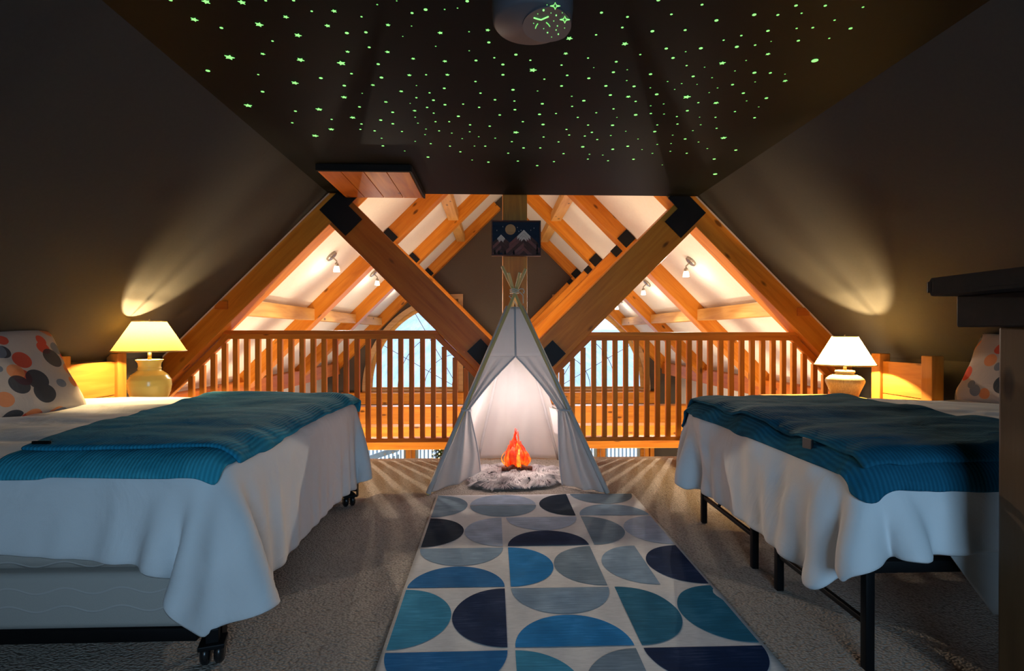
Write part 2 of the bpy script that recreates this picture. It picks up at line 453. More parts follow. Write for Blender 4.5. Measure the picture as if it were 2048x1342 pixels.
for i in range(260):
    x = random.uniform(-22, 24); t = random.uniform(.05, .8); y = 18 + 52 * t
    ridge = min(3.1 - .13 * x if x < 12 else 1.55, 7.5)
    z = -5.5 + (ridge + 5.5) * (1 - (1 - t) ** 1.5)
    h = min(random.uniform(2.5, 5.5), max(.4, (1 + (ridge - 1) * y / 70) - z - .3)); r = random.uniform(.03, .07)
    lx = random.uniform(-.12, .12)
    vs = [bm.verts.new((x + r * math.cos(a), y + r * math.sin(a), z - .3)) for a in (0, 2.1, 4.2)]
    tp = bm.verts.new((x + lx, y, z + h))
    for q in range(3): bm.faces.new((vs[q], vs[(q + 1) % 3], tp))
tr = obj('bare_trees', bm, M['trunk']); tr['kind'] = 'stuff'; tag(tr, 'bare leafless trees covering the snowy hillside', 'trees')
rail_out = thing('deck_railing', 'grey wooden deck railing with pickets outside the lower windows', 'railing', (0, 11.9, -3))
boxo('bottom_rail', (-3.6, 3.6, -.03, .03, 1.0, 1.06), M['deck'], rail_out)
boxo('top_rail', (-3.6, 3.6, -.05, .05, 2.32, 2.36), M['deck'], rail_out)
pk = None
for i in range(84):
    x = -3.55 + i * .0855
    if pk is None:
        pk = boxo('picket', (-.016, .016, -.016, .016, 1.0, 2.32), M['deck'], rail_out, bev=0); pk.location.x = x
    else:
        c = pk.copy(); C.objects.link(c); c.location.x = x
st = thing('deck_stair_rail', 'sloping grey plank rail with two round bolts outside the lower left window', 'railing', (0, 11.3, -3))
p0, p1 = at(740, 916, Y=11.3), at(797, 897, Y=11.3)
beam('plank', p0 - Vector((.35, 0, .12)), p1, .11, .05, M['deck'], st)
for px, py in ((770, 908.5), (786, 905)):
    q = at(px, py, Y=11.26) - st.location
    bm = bmesh.new(); lathe(bm, [(.001, 0), (.026, .002), (.026, .014), (.001, .016)], 12); b = obj('bolt', bm, M['nickel'], st, loc=q); b.rotation_euler = (PI / 2, 0, 0)
for i in range(5):
    q = at(762 + i * 8.5, 921 - i * 3, Y=11.34) - st.location
    boxo('baluster', (-.022, .022, -.02, .02, -.5, 0), M['deck'], st, bev=0, loc=q)

# ------------------------------------------------------------------ timber trusses
def plate(name, pts, y, parent, th=.012):
    bm = bmesh.new(); l = parent.location
    prism(bm, [(x - l.x, y - th - l.y, z - l.z) for x, z in pts], (0, th, 0)); return obj(name, bm, M['steel_black'], parent)

def sqpts(cx, cz, w, h, a):
    ca, sa = math.cos(a), math.sin(a)
    return [(cx + ca * u - sa * v, cz + sa * u + ca * v) for u, v in ((-w / 2, -h / 2), (w / 2, -h / 2), (w / 2, h / 2), (-w / 2, h / 2))]

CU, CL = .755, .395      # strut upper and lower edge: z-|x-XC|
def truss(name, Y, lab, front=False, tie=None, seed=0):
    t = thing(name, lab, 'truss', (XC, Y, 0)); D = .19
    km = (K + KI) / 2; wd = (K - KI) * S2
    for s in (-1, 1):
        zl = .32 if not front else .02
        beam('rafter', (XC + s * (km - zl), Y, zl), (XC + s * .10, Y, km - .10), wd, D, M['pine'], t)
        cm = (CU + CL) / 2; ws = (CU - CL) * S2
        top = (KI - cm) / 2
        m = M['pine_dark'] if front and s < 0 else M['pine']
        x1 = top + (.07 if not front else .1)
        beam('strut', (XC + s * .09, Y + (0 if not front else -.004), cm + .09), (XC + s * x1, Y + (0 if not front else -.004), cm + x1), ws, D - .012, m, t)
        yf = Y - D / 2 - .004
        if front:
            tx = (KI - cm) / 2
            c0 = (XC + s * (tx + .01), cm + tx + .01)
            d1 = (s * S2, S2); d2 = (-s * S2, S2)       # along strut, along rafter
            P = lambda u, v: (c0[0] + d1[0] * u + d2[0] * v, c0[1] + d1[1] * u + d2[1] * v)
            plate('steel_plate', [P(-.17, -.10), P(-.17, .085), P(-.02, .085), P(-.02, .2), P(.115, .2), P(.115, -.10)], yf - .006, t)
            # bottom joint plates
            plate('steel_plate', sqpts(XC + s * .275, .855, .15, .15, PI / 4 + s * .03) if s < 0 else sqpts(XC + .30, .84, .15, .15, PI / 4), yf - .006, t)
            # pegs / purlin ends on the outer edge
            pz = 1.235 if s < 0 else 1.19
            boxo('peg', (s * (K - pz - .03) - .05, s * (K - pz - .03) + .05, -D / 2 - .012, 0, pz - .045, pz + .02), M['pine_dark'], t, bev=.003).rotation_euler = (0, 0, 0)
        else:
            # plate where the strut meets the rafter, sitting above the strut's upper edge
            xx = (km - CU) / 2
            plate('steel_plate', sqpts(XC + s * (xx + .01), km - xx - .01, .15, .15, PI / 4), yf - .004, t)
            if s > 0: plate('steel_plate', sqpts(XC + s * (xx - .105), km - xx - .155, .10, .10, PI / 4), yf - .004, t)
    if front:
        beam('king_post', (XC, Y - .01, .0), (XC, Y - .01, 2.6), .195, .19, M['pine'], t)
    if tie:
        zt, zb, xl, xr = tie
        beam('tie_beam', (XC - xl, Y, (zt + zb) / 2), (XC + xr, Y, (zt + zb) / 2), zt - zb, .2, M['pine'], t)
    return t
truss('timber_truss', YA, 'nearest honey-pine truss with black plates, in line with the balcony railing', True)
truss('timber_truss', YB, 'second pine truss back, just beyond the railing', tie=(-.06, -.30, 3.25, 3.25))
truss('timber_truss', YCt, 'third pine truss back, midway over the hall', tie=(-.08, -.335, 3.25, 3.25))
truss('timber_truss', YD, 'farthest pine truss, against the grey gable wall', tie=(-.08, -.285, 2.95, 2.9))
tb = beam('floor_beam', (XC - 3.3, 5.28, -.06), (XC + 3.3, 5.28, -.06), .1, .16, M['pine']); tag(tb, 'low yellow pine beam just under the balcony bottom rail', 'beam')
# posts of the hall under the beams
for x, l in ((-1.535, 'square pine post below the beams left of the teepee'), (2.02, 'square pine post below the beams right of the teepee')):
    p = beam('hall_post', (x, 9.93, -2.6), (x, 9.93, -.3), .085, .085, M['pine']); tag(p, l, 'post')
for x in (2.84, 2.94):
    p = beam('hall_post', (x, 9.95, -2.6), (x, 9.95, -.3), .075, .08, M['pine']); tag(p, 'left post of the pine pair beside the grey wall' if x < 2.9 else 'right post of the pine pair beside the grey wall', 'post')
# purlins between the rafters
PN = ['between the first and second trusses', 'between the second and third trusses', 'between the third and last trusses']
for s, side in ((-1, 'left'), (1, 'right')):
    for i, (ya, yb) in enumerate(((YA, YB), (YB, YCt), (YCt, YD))):
        for x, z, hi in ((2.26, 1.215, 'lower'), (.76, 2.735, 'upper')):
            if i == 0 and hi == 'upper': continue
            p = beam('purlin', (XC + s * x, ya + .09, z), (XC + s * x, yb - .09, z), .13, .15, M['pine_lite'], up=(1, 0, 0))
            tag(p, '%s %s roof purlin %s' % (hi, side, PN[i]), 'beam', 'roof purlins')
    p = beam('eave_beam', (XC + s * 3.02, YA + .1, .36), (XC + s * 3.02, 9.95, .36), .2, .14, M['pine_dark'], up=(1, 0, 0))
    tag(p, 'long brown eave beam along the foot of the %s roof slope' % side, 'beam')

# ------------------------------------------------------------------ railings
def railing(s, lab):
    Y = 4.44
    t = thing('balcony_railing', lab, 'railing', (0, Y, 0))
    zt = 1.022 if s < 0 else 1.008
    if s < 0: xa, xb, n, pitch, x0 = -2.20, -.335, 27, .0878, -2.417
    else: xa, xb, n, pitch, x0 = .72, 2.60, 26, .0882, .564
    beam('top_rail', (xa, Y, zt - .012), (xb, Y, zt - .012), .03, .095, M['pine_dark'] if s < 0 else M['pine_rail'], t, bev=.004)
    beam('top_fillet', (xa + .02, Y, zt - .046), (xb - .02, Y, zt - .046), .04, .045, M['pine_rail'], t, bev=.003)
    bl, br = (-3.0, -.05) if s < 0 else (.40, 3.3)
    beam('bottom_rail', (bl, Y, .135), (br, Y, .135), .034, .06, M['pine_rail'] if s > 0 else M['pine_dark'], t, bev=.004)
    g = .035
    # sloping rails under the rafter and under the strut
    kr = KI - g * 1.0 - .01
    beam('sloping_rail', (XC + s * (kr - .10), Y, .10), (XC + s * (kr - (zt - .02)), Y, zt - .02), .045, .055, M['pine_rail'], t, bev=.003)
    cr = CL - g - .01
    xa2, xb2 = .08, zt - .03 - cr
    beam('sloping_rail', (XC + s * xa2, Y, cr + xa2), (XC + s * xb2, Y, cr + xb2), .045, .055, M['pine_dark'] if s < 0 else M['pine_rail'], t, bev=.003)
    for i in range(n):
        x = x0 + pitch * i; d = abs(x - XC)
        zz = min(zt - .065, kr - .03 - d, cr - .03 + d)
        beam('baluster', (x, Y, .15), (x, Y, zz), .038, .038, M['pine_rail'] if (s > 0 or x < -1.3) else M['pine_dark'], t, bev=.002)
    return t
railing(-1, 'left pine balcony railing between the left bed and the teepee')
railing(1, 'right pine balcony railing between the teepee and the right bed')

# plank panel under the ceiling
t = thing('ceiling_plank_panel', 'pine plank hatch panel hung flat under the dark ceiling above the left truss', 'panel', (-1.15, 3.58, 2.06))
for i in range(4):
    o = beam('plank', (-1.15 + .15 * i + .076, 3.60, 2.067), (-1.15 + .15 * i + .076, 4.28, 2.067), .012, .146, M['pine_dark'] if i < 2 else M['pine'], t, up=(1, 0, 0), bev=.003)
boxo('rim', (0, .615, -.02, .004, -.004, .04), M['walnut'], t, bev=.002)
boxo('rim', (.605, .62, 0, .70, -.002, .04), M['walnut'], t, bev=.002)
boxo('backing', (0, .60, 0, .70, .014, .04), M['walnut'], t, bev=0)

# ------------------------------------------------------------------ spotlights on the roof
SPOTS = [(-1, 5.47, (662, 520), 'nearest spot light on the left roof slope'), (-1, 7.25, (746, 553), 'second spot light on the left roof slope'),
         (-1, 9.2, (800, 577), 'farthest spot light on the left roof slope, half hidden by the big strut'),
         (1, 5.42, (1383, 520), 'nearest spot light on the right roof slope'), (1, 7.18, (1295, 562), 'second spot light on the right roof slope'),
         (1, 9.2, (1240, 590), 'farthest spot light on the right roof slope, behind the strut')]
k = NT('lit_frosted_glass'); k.col((.9, .86, .75)); k.b.inputs['Emission Color'].default_value = (1, .86, .6, 1); k.b.inputs['Emission Strength'].default_value = 3.0; M['lit'] = k.m
for s, y, px, lab in SPOTS:
    q = at(px[0], px[1] - 8, Y=y)
    x = q.x; z = K - abs(x - XC)
    t = thing('spot_light', lab, 'spot light', (x, y, z), 'spot lights on the white roof slopes')
    nrm = Vector((-s * S2, 0, -S2))
    rot = nrm.to_track_quat('Z', 'Y').to_matrix().to_4x4()
    bm = bmesh.new(); lathe(bm, [(.001, 0), (.06, 0), (.06, .018), (.05, .024), (.001, .026)], 28); o = obj('canopy', bm, M['nickel'], t, True); o.matrix_basis = rot
    e = Vector((-s * .055, -.0, -.075))
    bm = bmesh.new(); tube(bm, [(0, 0, 0), nrm * .03, e + Vector((0, 0, .02)), e], .008, 8); obj('arm', bm, M['nickel'], t, True)
    bm = bmesh.new(); lathe(bm, [(.001, 0), (.016, 0), (.022, -.02), (.022, -.03)], 20); obj('holder', bm, M['nickel'], t, True, loc=e)
    bm = bmesh.new(); lathe(bm, [(.019, -.022), (.028, -.05), (.033, -.085), (.031, -.086), (.02, -.03)], 24); sh = obj('glass_shade', bm, M['lit'], t, True, loc=e)
    light('spot_bulb', 'POINT', (x + e.x, y, z - .19), 3, (1, .84, .64), .03)
    if y < 9: light('spot_beam', 'SPOT', (x + e.x, y, z - .175), 135, (1, .86, .68), .012, tuple(Vector((s * .45, .62, 1)).to_track_quat('Z', 'Y').to_euler()), spot=2.35)

# ------------------------------------------------------------------ ceiling lamp with glowing stickers
M['glow'] = emit('green_glow', (.30, 1.0, .24), 1.25)
M['glow_dim'] = emit('green_glow_dim', (.24, .9, .2), .85)
M['opal'] = plain('opal_plastic', (.085, .075, .085), .5, mottled=.02)
t = thing('ceiling_lamp', 'round flush ceiling lamp with green glowing moon and star stickers', 'ceiling lamp', (.128, 1.765, ZC))
R = .128
bm = bmesh.new(); lathe(bm, [(.001, 0), (R + .004, 0), (R + .004, -.05), (R, -.088), (R - .008, -.098), (.001, -.1)], 56); obj('drum', bm, M['opal'], t, True)
bm = bmesh.new(); pts = []
import itertools
# slightly raised round disc towards the right edge, clipped by the drum's rim
for i in range(48):
    a = 2 * PI * i / 48; p = Vector((.052 + .084 * math.cos(a), -.012 + .1 * math.sin(a), 0))
    if p.length > R - .002: p = p.normalized() * (R - .002)
    pts.append((p.x, p.y, -.1005))
prism(bm, pts[::-1], (0, 0, -.004)); obj('moon_disc', bm, M['opal'], t)
def on_disc(px, py):
    p = at(px, py, Z=ZC - .106); return Vector((p.x - .128, p.y - 1.765, -.106))
def cz(x, y): return (940 + x / 8.192, y / 8.192)
def stroke(name, P, r=.0016, m='glow', closed=False):
    bm = bmesh.new(); tube(bm, [on_disc(*cz(*p)) for p in P], r, 6, closed); return obj(name, bm, M[m], t)
stroke('glow_stroke', [(1045, 292), (1110, 312), (1165, 325), (1210, 305), (1285, 272)], .0022)
stroke('glow_stroke', [(1110, 390), (1085, 425), (1072, 465)], .0016, 'glow_dim')
stroke('glow_stroke', [(1250, 370), (1285, 400), (1308, 435)], .0018, 'glow_dim')
for cx, cy in ((1395, 98), (1553, 322)):
    P = []
    for i in range(8):
        a = PI / 2 * (i / 2); r = 1.0 if i % 2 == 0 else .32
        P.append((cx + 78 * r * math.cos(a), cy + 58 * r * math.sin(a)))
    stroke('glow_star', P, .0013, 'glow', True)
for x, y, r in ((1262, 80, 2), (1205, 168, 4), (1110, 228, 2), (1327, 213, 2), (1512, 210, 2), (1412, 252, 3), (1372, 345, 2.2), (1043, 383, 2), (1432, 425, 2.4), (1207, 470, 2), (1410, 492, 2.4), (1550, 460, 2), (1270, 535, 3), (1447, 560, 3), (1337, 607, 2)):
    bm = bmesh.new(); bmesh.ops.create_icosphere(bm, subdivisions=1, radius=.0009 * r); obj('glow_dot', bm, M['glow_dim'] if r < 2.3 else M['glow'], t, loc=on_disc(*cz(x, y)))

# ------------------------------------------------------------------ cloth draped by position-based dynamics
def sdf_box(c, h, r):
    c = np.array(c); h = np.array(h) - r
    def f(p, thick):
        q = np.abs(p - c) - h; s = np.sign(p - c); s[s == 0] = 1
        qo = np.maximum(q, 0); lo = np.linalg.norm(qo, axis=1)
        mx = q.max(1); d = lo + np.minimum(mx, 0) - r
        g = np.where(lo[:, None] > 1e-6, qo / np.maximum(lo, 1e-6)[:, None], (q == mx[:, None]).astype(float)) * s
        pen = thick - d
        return pen, g
    return f

def drape(xs, ys, z0, col, thick=.012, steps=190, its=8, grav=3.2, shear=.2, comp=.985, warp=None, stiff_bend=.25, seed=1, pin=None, fric=.75, zmin=.015, lift=0.0):
    rng = np.random.RandomState(seed)
    nx, ny = len(xs), len(ys)
    XX, YY = np.meshgrid(xs, ys, indexing='ij')
    if warp is not None: XX, YY = warp(XX, YY)
    rest = np.stack([XX, YY], -1).reshape(-1, 2)
    ctr = rest.mean(0)
    P = np.zeros((nx * ny, 3)); P[:, :2] = ctr + (rest - ctr) * comp; P[:, 2] = z0
    nz = np.array([mnoise.noise(Vector((a * 3.1 + seed, b * 3.1, 0))) + .6 * mnoise.noise(Vector((a * 7 + seed, b * 7, 5))) for a, b in rest])
    P[:, 2] += .02 * nz + lift
    idx = np.arange(nx * ny).reshape(nx, ny)
    sets = []
    def addc(a, b, k):
        L = np.linalg.norm(rest[a] - rest[b], axis=1); sets.append((a, b, L[:, None], k))
    for p in (0, 1):
        addc(idx[p:-1:2].ravel(), idx[p + 1::2].ravel()[:idx[p:-1:2].size], 1.0)
        addc(idx[:, p:-1:2].ravel(), idx[:, p + 1::2].ravel()[:idx[:, p:-1:2].size], 1.0)
        addc(idx[p:-1:2, :-1].ravel(), idx[p + 1::2, 1:][:idx[p:-1:2].shape[0]].ravel(), shear)
        addc(idx[p:-1:2, 1:].ravel(), idx[p + 1::2, :-1][:idx[p:-1:2].shape[0]].ravel(), shear)
    for p in range(4):
        a = idx[p:-2:4]; addc(a.ravel(), idx[p + 2::4][:a.shape[0]].ravel(), stiff_bend)
        a = idx[:, p:-2:4]; addc(a.ravel(), idx[:, p + 2::4][:, :a.shape[1]].ravel(), stiff_bend)
    Q = P.copy(); dt = 1 / 60.
    for st in range(steps):
        V = (P - Q) * .975; Q = P.copy()
        P = P + V; P[:, 2] -= grav * dt * dt
        for it in range(its):
            for a, b, L, k in sets:
                d = P[b] - P[a]; ln = np.linalg.norm(d, axis=1, keepdims=True)
                c = d * (k * .5 * (1 - L / np.maximum(ln, 1e-9)))
                P[a] += c; P[b] -= c
            if it % 3 == 2 or it == its - 1:
                for f in col:
                    pen, g = f(P, thick); m = pen > 0
                    if m.any():
                        P[m] += g[m] * pen[m][:, None]
                        dv = P[m] - Q[m]; dn = (dv * g[m]).sum(1, keepdims=True) * g[m]
                        P[m] -= (dv - dn) * fric
                P[:, 2] = np.maximum(P[:, 2], zmin)
    return P.reshape(nx, ny, 3)

def grid_obj(name, P, m, parent=None, thick=.012, sub=1, loc=None, off=1.0):
    nx, ny = P.shape[:2]; me = bpy.data.meshes.new(name)
    idx = np.arange(nx * ny).reshape(nx, ny)
    f = np.stack([idx[:-1, :-1], idx[1:, :-1], idx[1:, 1:], idx[:-1, 1:]], -1).reshape(-1, 4)
    V = P.reshape(-1, 3) - (np.array(loc) if loc is not None else 0)
    me.from_pydata(V.tolist(), [], f.tolist())
    for p in me.polygons: p.use_smooth = True
    o = link(name, me, m, parent)
    if loc is not None and parent is None: o.location = loc
    if thick:
        s = o.modifiers.new('thickness', 'SOLIDIFY'); s.thickness = thick; s.offset = off
    if sub:
        s = o.modifiers.new('smooth', 'SUBSURF'); s.levels = sub; s.render_levels = sub
    return o

def ar(a, b, h): return np.linspace(a, b, int(round((b - a) / h)) + 1)

from mathutils.bvhtree import BVHTree
def push_out(P, base, t, its=3):
    nx, ny = base.shape[:2]; idx = np.arange(nx * ny).reshape(nx, ny)
    f = np.stack([idx[:-1, :-1], idx[1:, :-1], idx[1:, 1:], idx[:-1, 1:]], -1).reshape(-1, 4)
    bv = BVHTree.FromPolygons([Vector(v) for v in base.reshape(-1, 3)], f.tolist())
    Q = P.reshape(-1, 3).copy()
    for _ in range(its):
        for i in range(len(Q)):
            p = Vector(Q[i]); co, nn, fi, d = bv.find_nearest(p, .3)
            if co is None: continue
            sd = (p - co).dot(nn)
            if sd < t and d < .12: p = p + nn * (t - sd); Q[i] = p
        G = Q.reshape(P.shape)
        if _ < its - 1:
            A = G.copy(); A[1:-1, 1:-1] = .5 * G[1:-1, 1:-1] + .125 * (G[2:, 1:-1] + G[:-2, 1:-1] + G[1:-1, 2:] + G[1:-1, :-2]); Q = A.reshape(-1, 3)
    return Q.reshape(P.shape)

# ------------------------------------------------------------------ rug
RX0, RX1, RYF, RYN, RZ = -.345, .862, 3.32, 1.28, .012
t = thing('area_rug', 'large area rug with blue half-circle pattern on the carpet in front of the teepee', 'rug', (RX0, RYN, 0))
k = NT('rug_cream'); n = k.noise(k.coord((1, 6, 1)), 30, 4); k.col(k.ramp(n, [(0.3, (.60, .585, .58)), (0.7, (.71, .695, .69))])); k.rough(.95, .1); k.bump(k.noise(k.coord(), 500, 2), .3, .002)
bm = bmesh.new(); gx, gy = 40, 90; gv = []
def rug_z(x, y): return RZ + .0035 * max(0, mnoise.noise(Vector((x * 3.0, y * 1.6, 1)))) + (.003 * math.exp(-((y - 2.07 + .05 * x) / .06) ** 2))
for j in range(gy + 1):
    gv.append([bm.verts.new((i / gx * (RX1 - RX0), j / gy * (RYF - RYN), rug_z(RX0 + i / gx * (RX1 - RX0), RYN + j / gy * (RYF - RYN)))) for i in range(gx + 1)])
for j in range(gy):
    for i in range(gx): bm.faces.new((gv[j][i], gv[j][i + 1], gv[j + 1][i + 1], gv[j + 1][i]))
ed = [e for e in bm.edges if e.is_boundary]; ex = bmesh.ops.extrude_edge_only(bm, edges=ed)
for v in ex['geom']:
    if isinstance(v, bmesh.types.BMVert): v.co.z = .001
obj('pile', bm, k.m, t, True)
RC = dict(navy=(.004, .022, .075), ink=(.008, .022, .045), blue=(.012, .14, .36), bright=(.008, .20, .50), teal=(.014, .14, .24), tblue=(.04, .26, .43), slate=(.17, .24, .31), steel=(.22, .32, .43), light=(.36, .43, .55))
def rug_blue(nm, c):
    k = NT('rug_' + nm); a = k.noise(k.coord((3, 42, 1)), 3, 5, .65); b = k.noise(k.coord(), 9, 4)
    h = k.math('ADD', k.math('MULTIPLY', a, .6), k.math('MULTIPLY', b, .4))
    k.col(k.ramp(h, [(0.35, tuple(x * .72 for x in c)), (0.52, c), (0.68, tuple(min(1, x * 1.35 + .03) for x in c))])); k.rough(.95, .1); k.bump(a, .25, .002); return k.m
RM = {n: rug_blue(n, c) for n, c in RC.items()}
cw = (RX1 - RX0) / 3; ch = .407; h = cw / 2
def yrow(r): return RYF - ch * r            # far edge of row r (0-based)
PAT = []                                     # (kind, x0, row, colour): R round side right, L round left, B bowl, D dome
def cell(x, r, a, b):
    for kk, cc in (a, b): PAT.append((kk, x, r, cc))
def single(kk, x, r, c): PAT.append((kk, x, r, c))
single('R', 0, 0, 'slate'); cell(h, 0, ('D', 'light'), ('B', 'slate')); single('L', h + cw - h, 0, 'ink'); cell(2 * cw, 0, ('B', 'slate'), ('D', 'steel'))
cell(0, 1, ('R', 'ink'), ('L', 'light')); cell(cw, 1, ('B', 'light'), ('D', 'navy')); cell(2 * cw, 1, ('R', 'slate'), ('L', 'light'))
cell(0, 2, ('B', 'steel'), ('D', 'blue')); cell(cw, 2, ('R', 'bright'), ('L', 'slate')); single('l', 2 * cw, 2, 'steel'); single('L', 2 * cw, 2, 'navy')
cell(0, 3, ('R', 'tblue'), ('L', 'navy')); cell(cw, 3, ('B', 'steel'), ('D', 'bright')); cell(2 * cw, 3, ('R', 'teal'), ('L', 'teal'))
cell(0, 4, ('B', 'blue'), ('D', 'slate')); cell(cw, 4, ('R', 'tblue'), ('L', 'slate')); cell(2 * cw, 4, ('B', 'navy'), ('D', 'blue'))
def half_disc(kk, x, r, c):
    """outline in rug coordinates"""
    yf, yn = yrow(r) - .008, yrow(r + 1) + .008; yc = (yf + yn) / 2; g = .012
    if kk == 'R': cx, cy, a0, rx, ry = x + g, yc, -PI / 2, h - .014, (yf - yn) / 2
    elif kk == 'L' and not (r == 0): cx, cy, a0, rx, ry = x + cw - g, yc, PI / 2, h - .014, (yf - yn) / 2
    elif kk == 'L': cx, cy, a0, rx, ry = x + cw - g, yc, PI / 2, h - .02, (yf - yn) / 2
    elif kk == 'l': cx, cy, a0, rx, ry = x + h - .004, yc, PI / 2, h - .012, (yf - yn) / 2
    elif kk == 'B': cx, cy, a0, rx, ry = x + h, yf, PI, h - .012, (yf - yn) / 2 - .004
    else: cx, cy, a0, rx, ry = x + h, yn, 0, h - .012, (yf - yn) / 2 - .004
    if r == 0 and kk in 'DB' and x == h:      # the first row's middle circle is two halves laid flat to flat
        cy = yc + (.006 if kk == 'D' else -.006)
    pts = []
    for i in range(37):
        a = a0 + PI * i / 36; wob = 1 + .006 * mnoise.noise(Vector((cx * 9 + math.cos(a) * 2, cy * 9 + math.sin(a) * 2, 0)))
        pts.append((cx + rx * wob * math.cos(a), cy + ry * wob * math.sin(a)))
    return pts
for kk, x, r, c in PAT:
    pts = half_disc(kk, x, r, c); bm = bmesh.new()
    pts = [(a, b) for a, b in pts if True]
    mx = sum(a for a, b in pts) / len(pts); my = sum(b for a, b in pts) / len(pts)
    rings = []
    for f in (1, .8, .6, .4, .2):
        rings.append([bm.verts.new((mx + (a - mx) * f, my - RYN + (b - my) * f, rug_z(RX0 + mx + (a - mx) * f, my + (b - my) * f) + .0014)) for a, b in pts if (RX0 + a) > -9])
    cv = bm.verts.new((mx, my - RYN, rug_z(RX0 + mx, my) + .0014)); n_ = len(pts)
    for A, B in zip(rings, rings[1:]):
        for i in range(n_): bm.faces.new((A[i], A[(i + 1) % n_], B[(i + 1) % n_], B[i]))
    for i in range(n_): bm.faces.new((rings[-1][i], rings[-1][(i + 1) % n_], cv))
    obj('half_circle', bm, RM[c], t, True)

# ------------------------------------------------------------------ left bed
BX0, BX1, BY0, BY1 = -2.46, -.845, 1.69, 3.32
bed = thing('left_bed'.replace('left_', ''), 'left bed on a black caster frame with a quilted box spring', 'bed', ((BX0 + BX1) / 2, (BY0 + BY1) / 2, 0))
bc = Vector(bed.location)
def bx_(name, b, m, parent, org, bev): 
    bm = bmesh.new(); box(bm, b[0] - org.x, b[1] - org.x, b[2] - org.y, b[3] - org.y, b[4] - org.z, b[5] - org.z, bev=bev)
    return obj(name, bm, m, parent, True)
bx_('box_spring', (BX0, BX1, BY0, BY1, .098, .268), M['quilt'], bed, bc, .022)
bx_('mattress', (BX0, BX1, BY0 + .005, BY1, .275, .555), M['quilt'], bed, bc, .04)
for y in (BY0 + .012, BY1 - .012): bx_('side_rail', (BX0 + .02, BX1 - .06, y - .016, y + .016, .06, .1), M['steel_black'], bed, bc, .003)
for x in (BX1 - .25, BX0 + .2): bx_('cross_rail', (x - .016, x + .016, BY0, BY1, .06, .095), M['steel_black'], bed, bc, .003)
def caster(x, y, ang=0):
    bm = bmesh.new(); box(bm, -.018, .018, -.018, .018, .066, .11, .003); box(bm, -.036, .036, -.036, .036, .056, .07, .003)
    c = obj('caster', bm, M['steel_black'], bed); c.location = (x - bc.x, y - bc.y, 0); c.rotation_euler = (0, 0, ang)
    for q in (-.014, .014):
        bm = bmesh.new(); lathe(bm, [(.001, -.013), (.026, -.013), (.034, -.006), (.034, .006), (.026, .013), (.001, .013)], 22)
        wl = obj('wheel', bm, M['rubber'], c, True, loc=(q * 1.35, 0, .034)); wl.rotation_euler = (0, PI / 2, 0)
    return c
caster(BX1 - .005, BY0 - .015, .3); caster(BX1 + .01, 3.17, .5); caster(BX0 + .2, BY0 + .1); caster(BX0 + .2, BY1 - .1)
for y, zz, xo in ((BY1 - .03, .05, 0), (BY0 + .09, .05, .055)):
    bm = bmesh.new(); prism(bm, [(0, 0, 0), (.07, 0, 0), (.07, 0, .10), (.03, 0, .10), (.02, 0, .045), (0, 0, .045)], (0, .005, 0)); box(bm, .066, .072, -.012, .02, -.03, .12)
    b = obj('footboard_bracket', bm, M['steel_black'], bed, loc=(BX1 - .06 + .02 - xo - bc.x, y - bc.y, zz))
    for hx in (.016, .05):
        bm = bmesh.new(); bmesh.ops.create_circle(bm, cap_ends=True, segments=12, radius=.005)
        hh = obj('bolt_hole', bm, M['nickel'], b, loc=(hx, -.0015, .022)); hh.rotation_euler = (PI / 2, 0, 0)

ZT = .585
colL = [sdf_box(((BX0 - 1.5 + BX1 + .005) / 2, (BY0 + BY1) / 2, ZT / 2), ((BX1 + .005 - BX0 + 1.5) / 2, (BY1 - BY0) / 2 + .01, ZT / 2), .055)]
def warpL(X, Y):
    # the comforter lies slightly askew: it hangs lower near the foot corner
    fx = np.clip((X - BX0) / (BX1 - BX0), 0, 1.4); fy = np.clip((BY0 + .25 - Y) / .5, 0, 1)
    a = np.clip((X - BX1 + .05) / .4, 0, 1); b = np.clip((BY0 + .05 - Y) / .25, 0, 1)
    c = np.clip((Y - BY1 + .05) / .35, 0, 1)
    return X - .20 * a * b - .16 * a * c, Y - .16 * a * c - fy * (.08 * np.clip(fx, 0, 1) ** 2) + .01 * a * b
PL = drape(ar(BX0 - .0, BX1 + .45, .03), ar(BY0 - .225, BY1 + .37, .03), ZT + .03, colL, thick=.016, warp=warpL, comp=.975, stiff_bend=.05, seed=3, steps=300)
def undulate(P, amp, zmin, sd):
    for i in range(P.shape[0]):
        for j in range(P.shape[1]):
            p = P[i, j]
            if p[2] > zmin: p[2] += amp * (mnoise.noise(Vector((p[0] * 2.2, p[1] * 5.5, sd))) + .45 * mnoise.noise(Vector((p[0] * 5, p[1] * 13, sd + 3))) + .2)
undulate(PL, .02, ZT - .02, 1.5)
dv = grid_obj('comforter', PL, M['duvet'], thick=.012, loc=(bc.x, bc.y, .5)); tag(dv, 'white comforter hanging off the left bed under the bright teal throw', 'comforter')

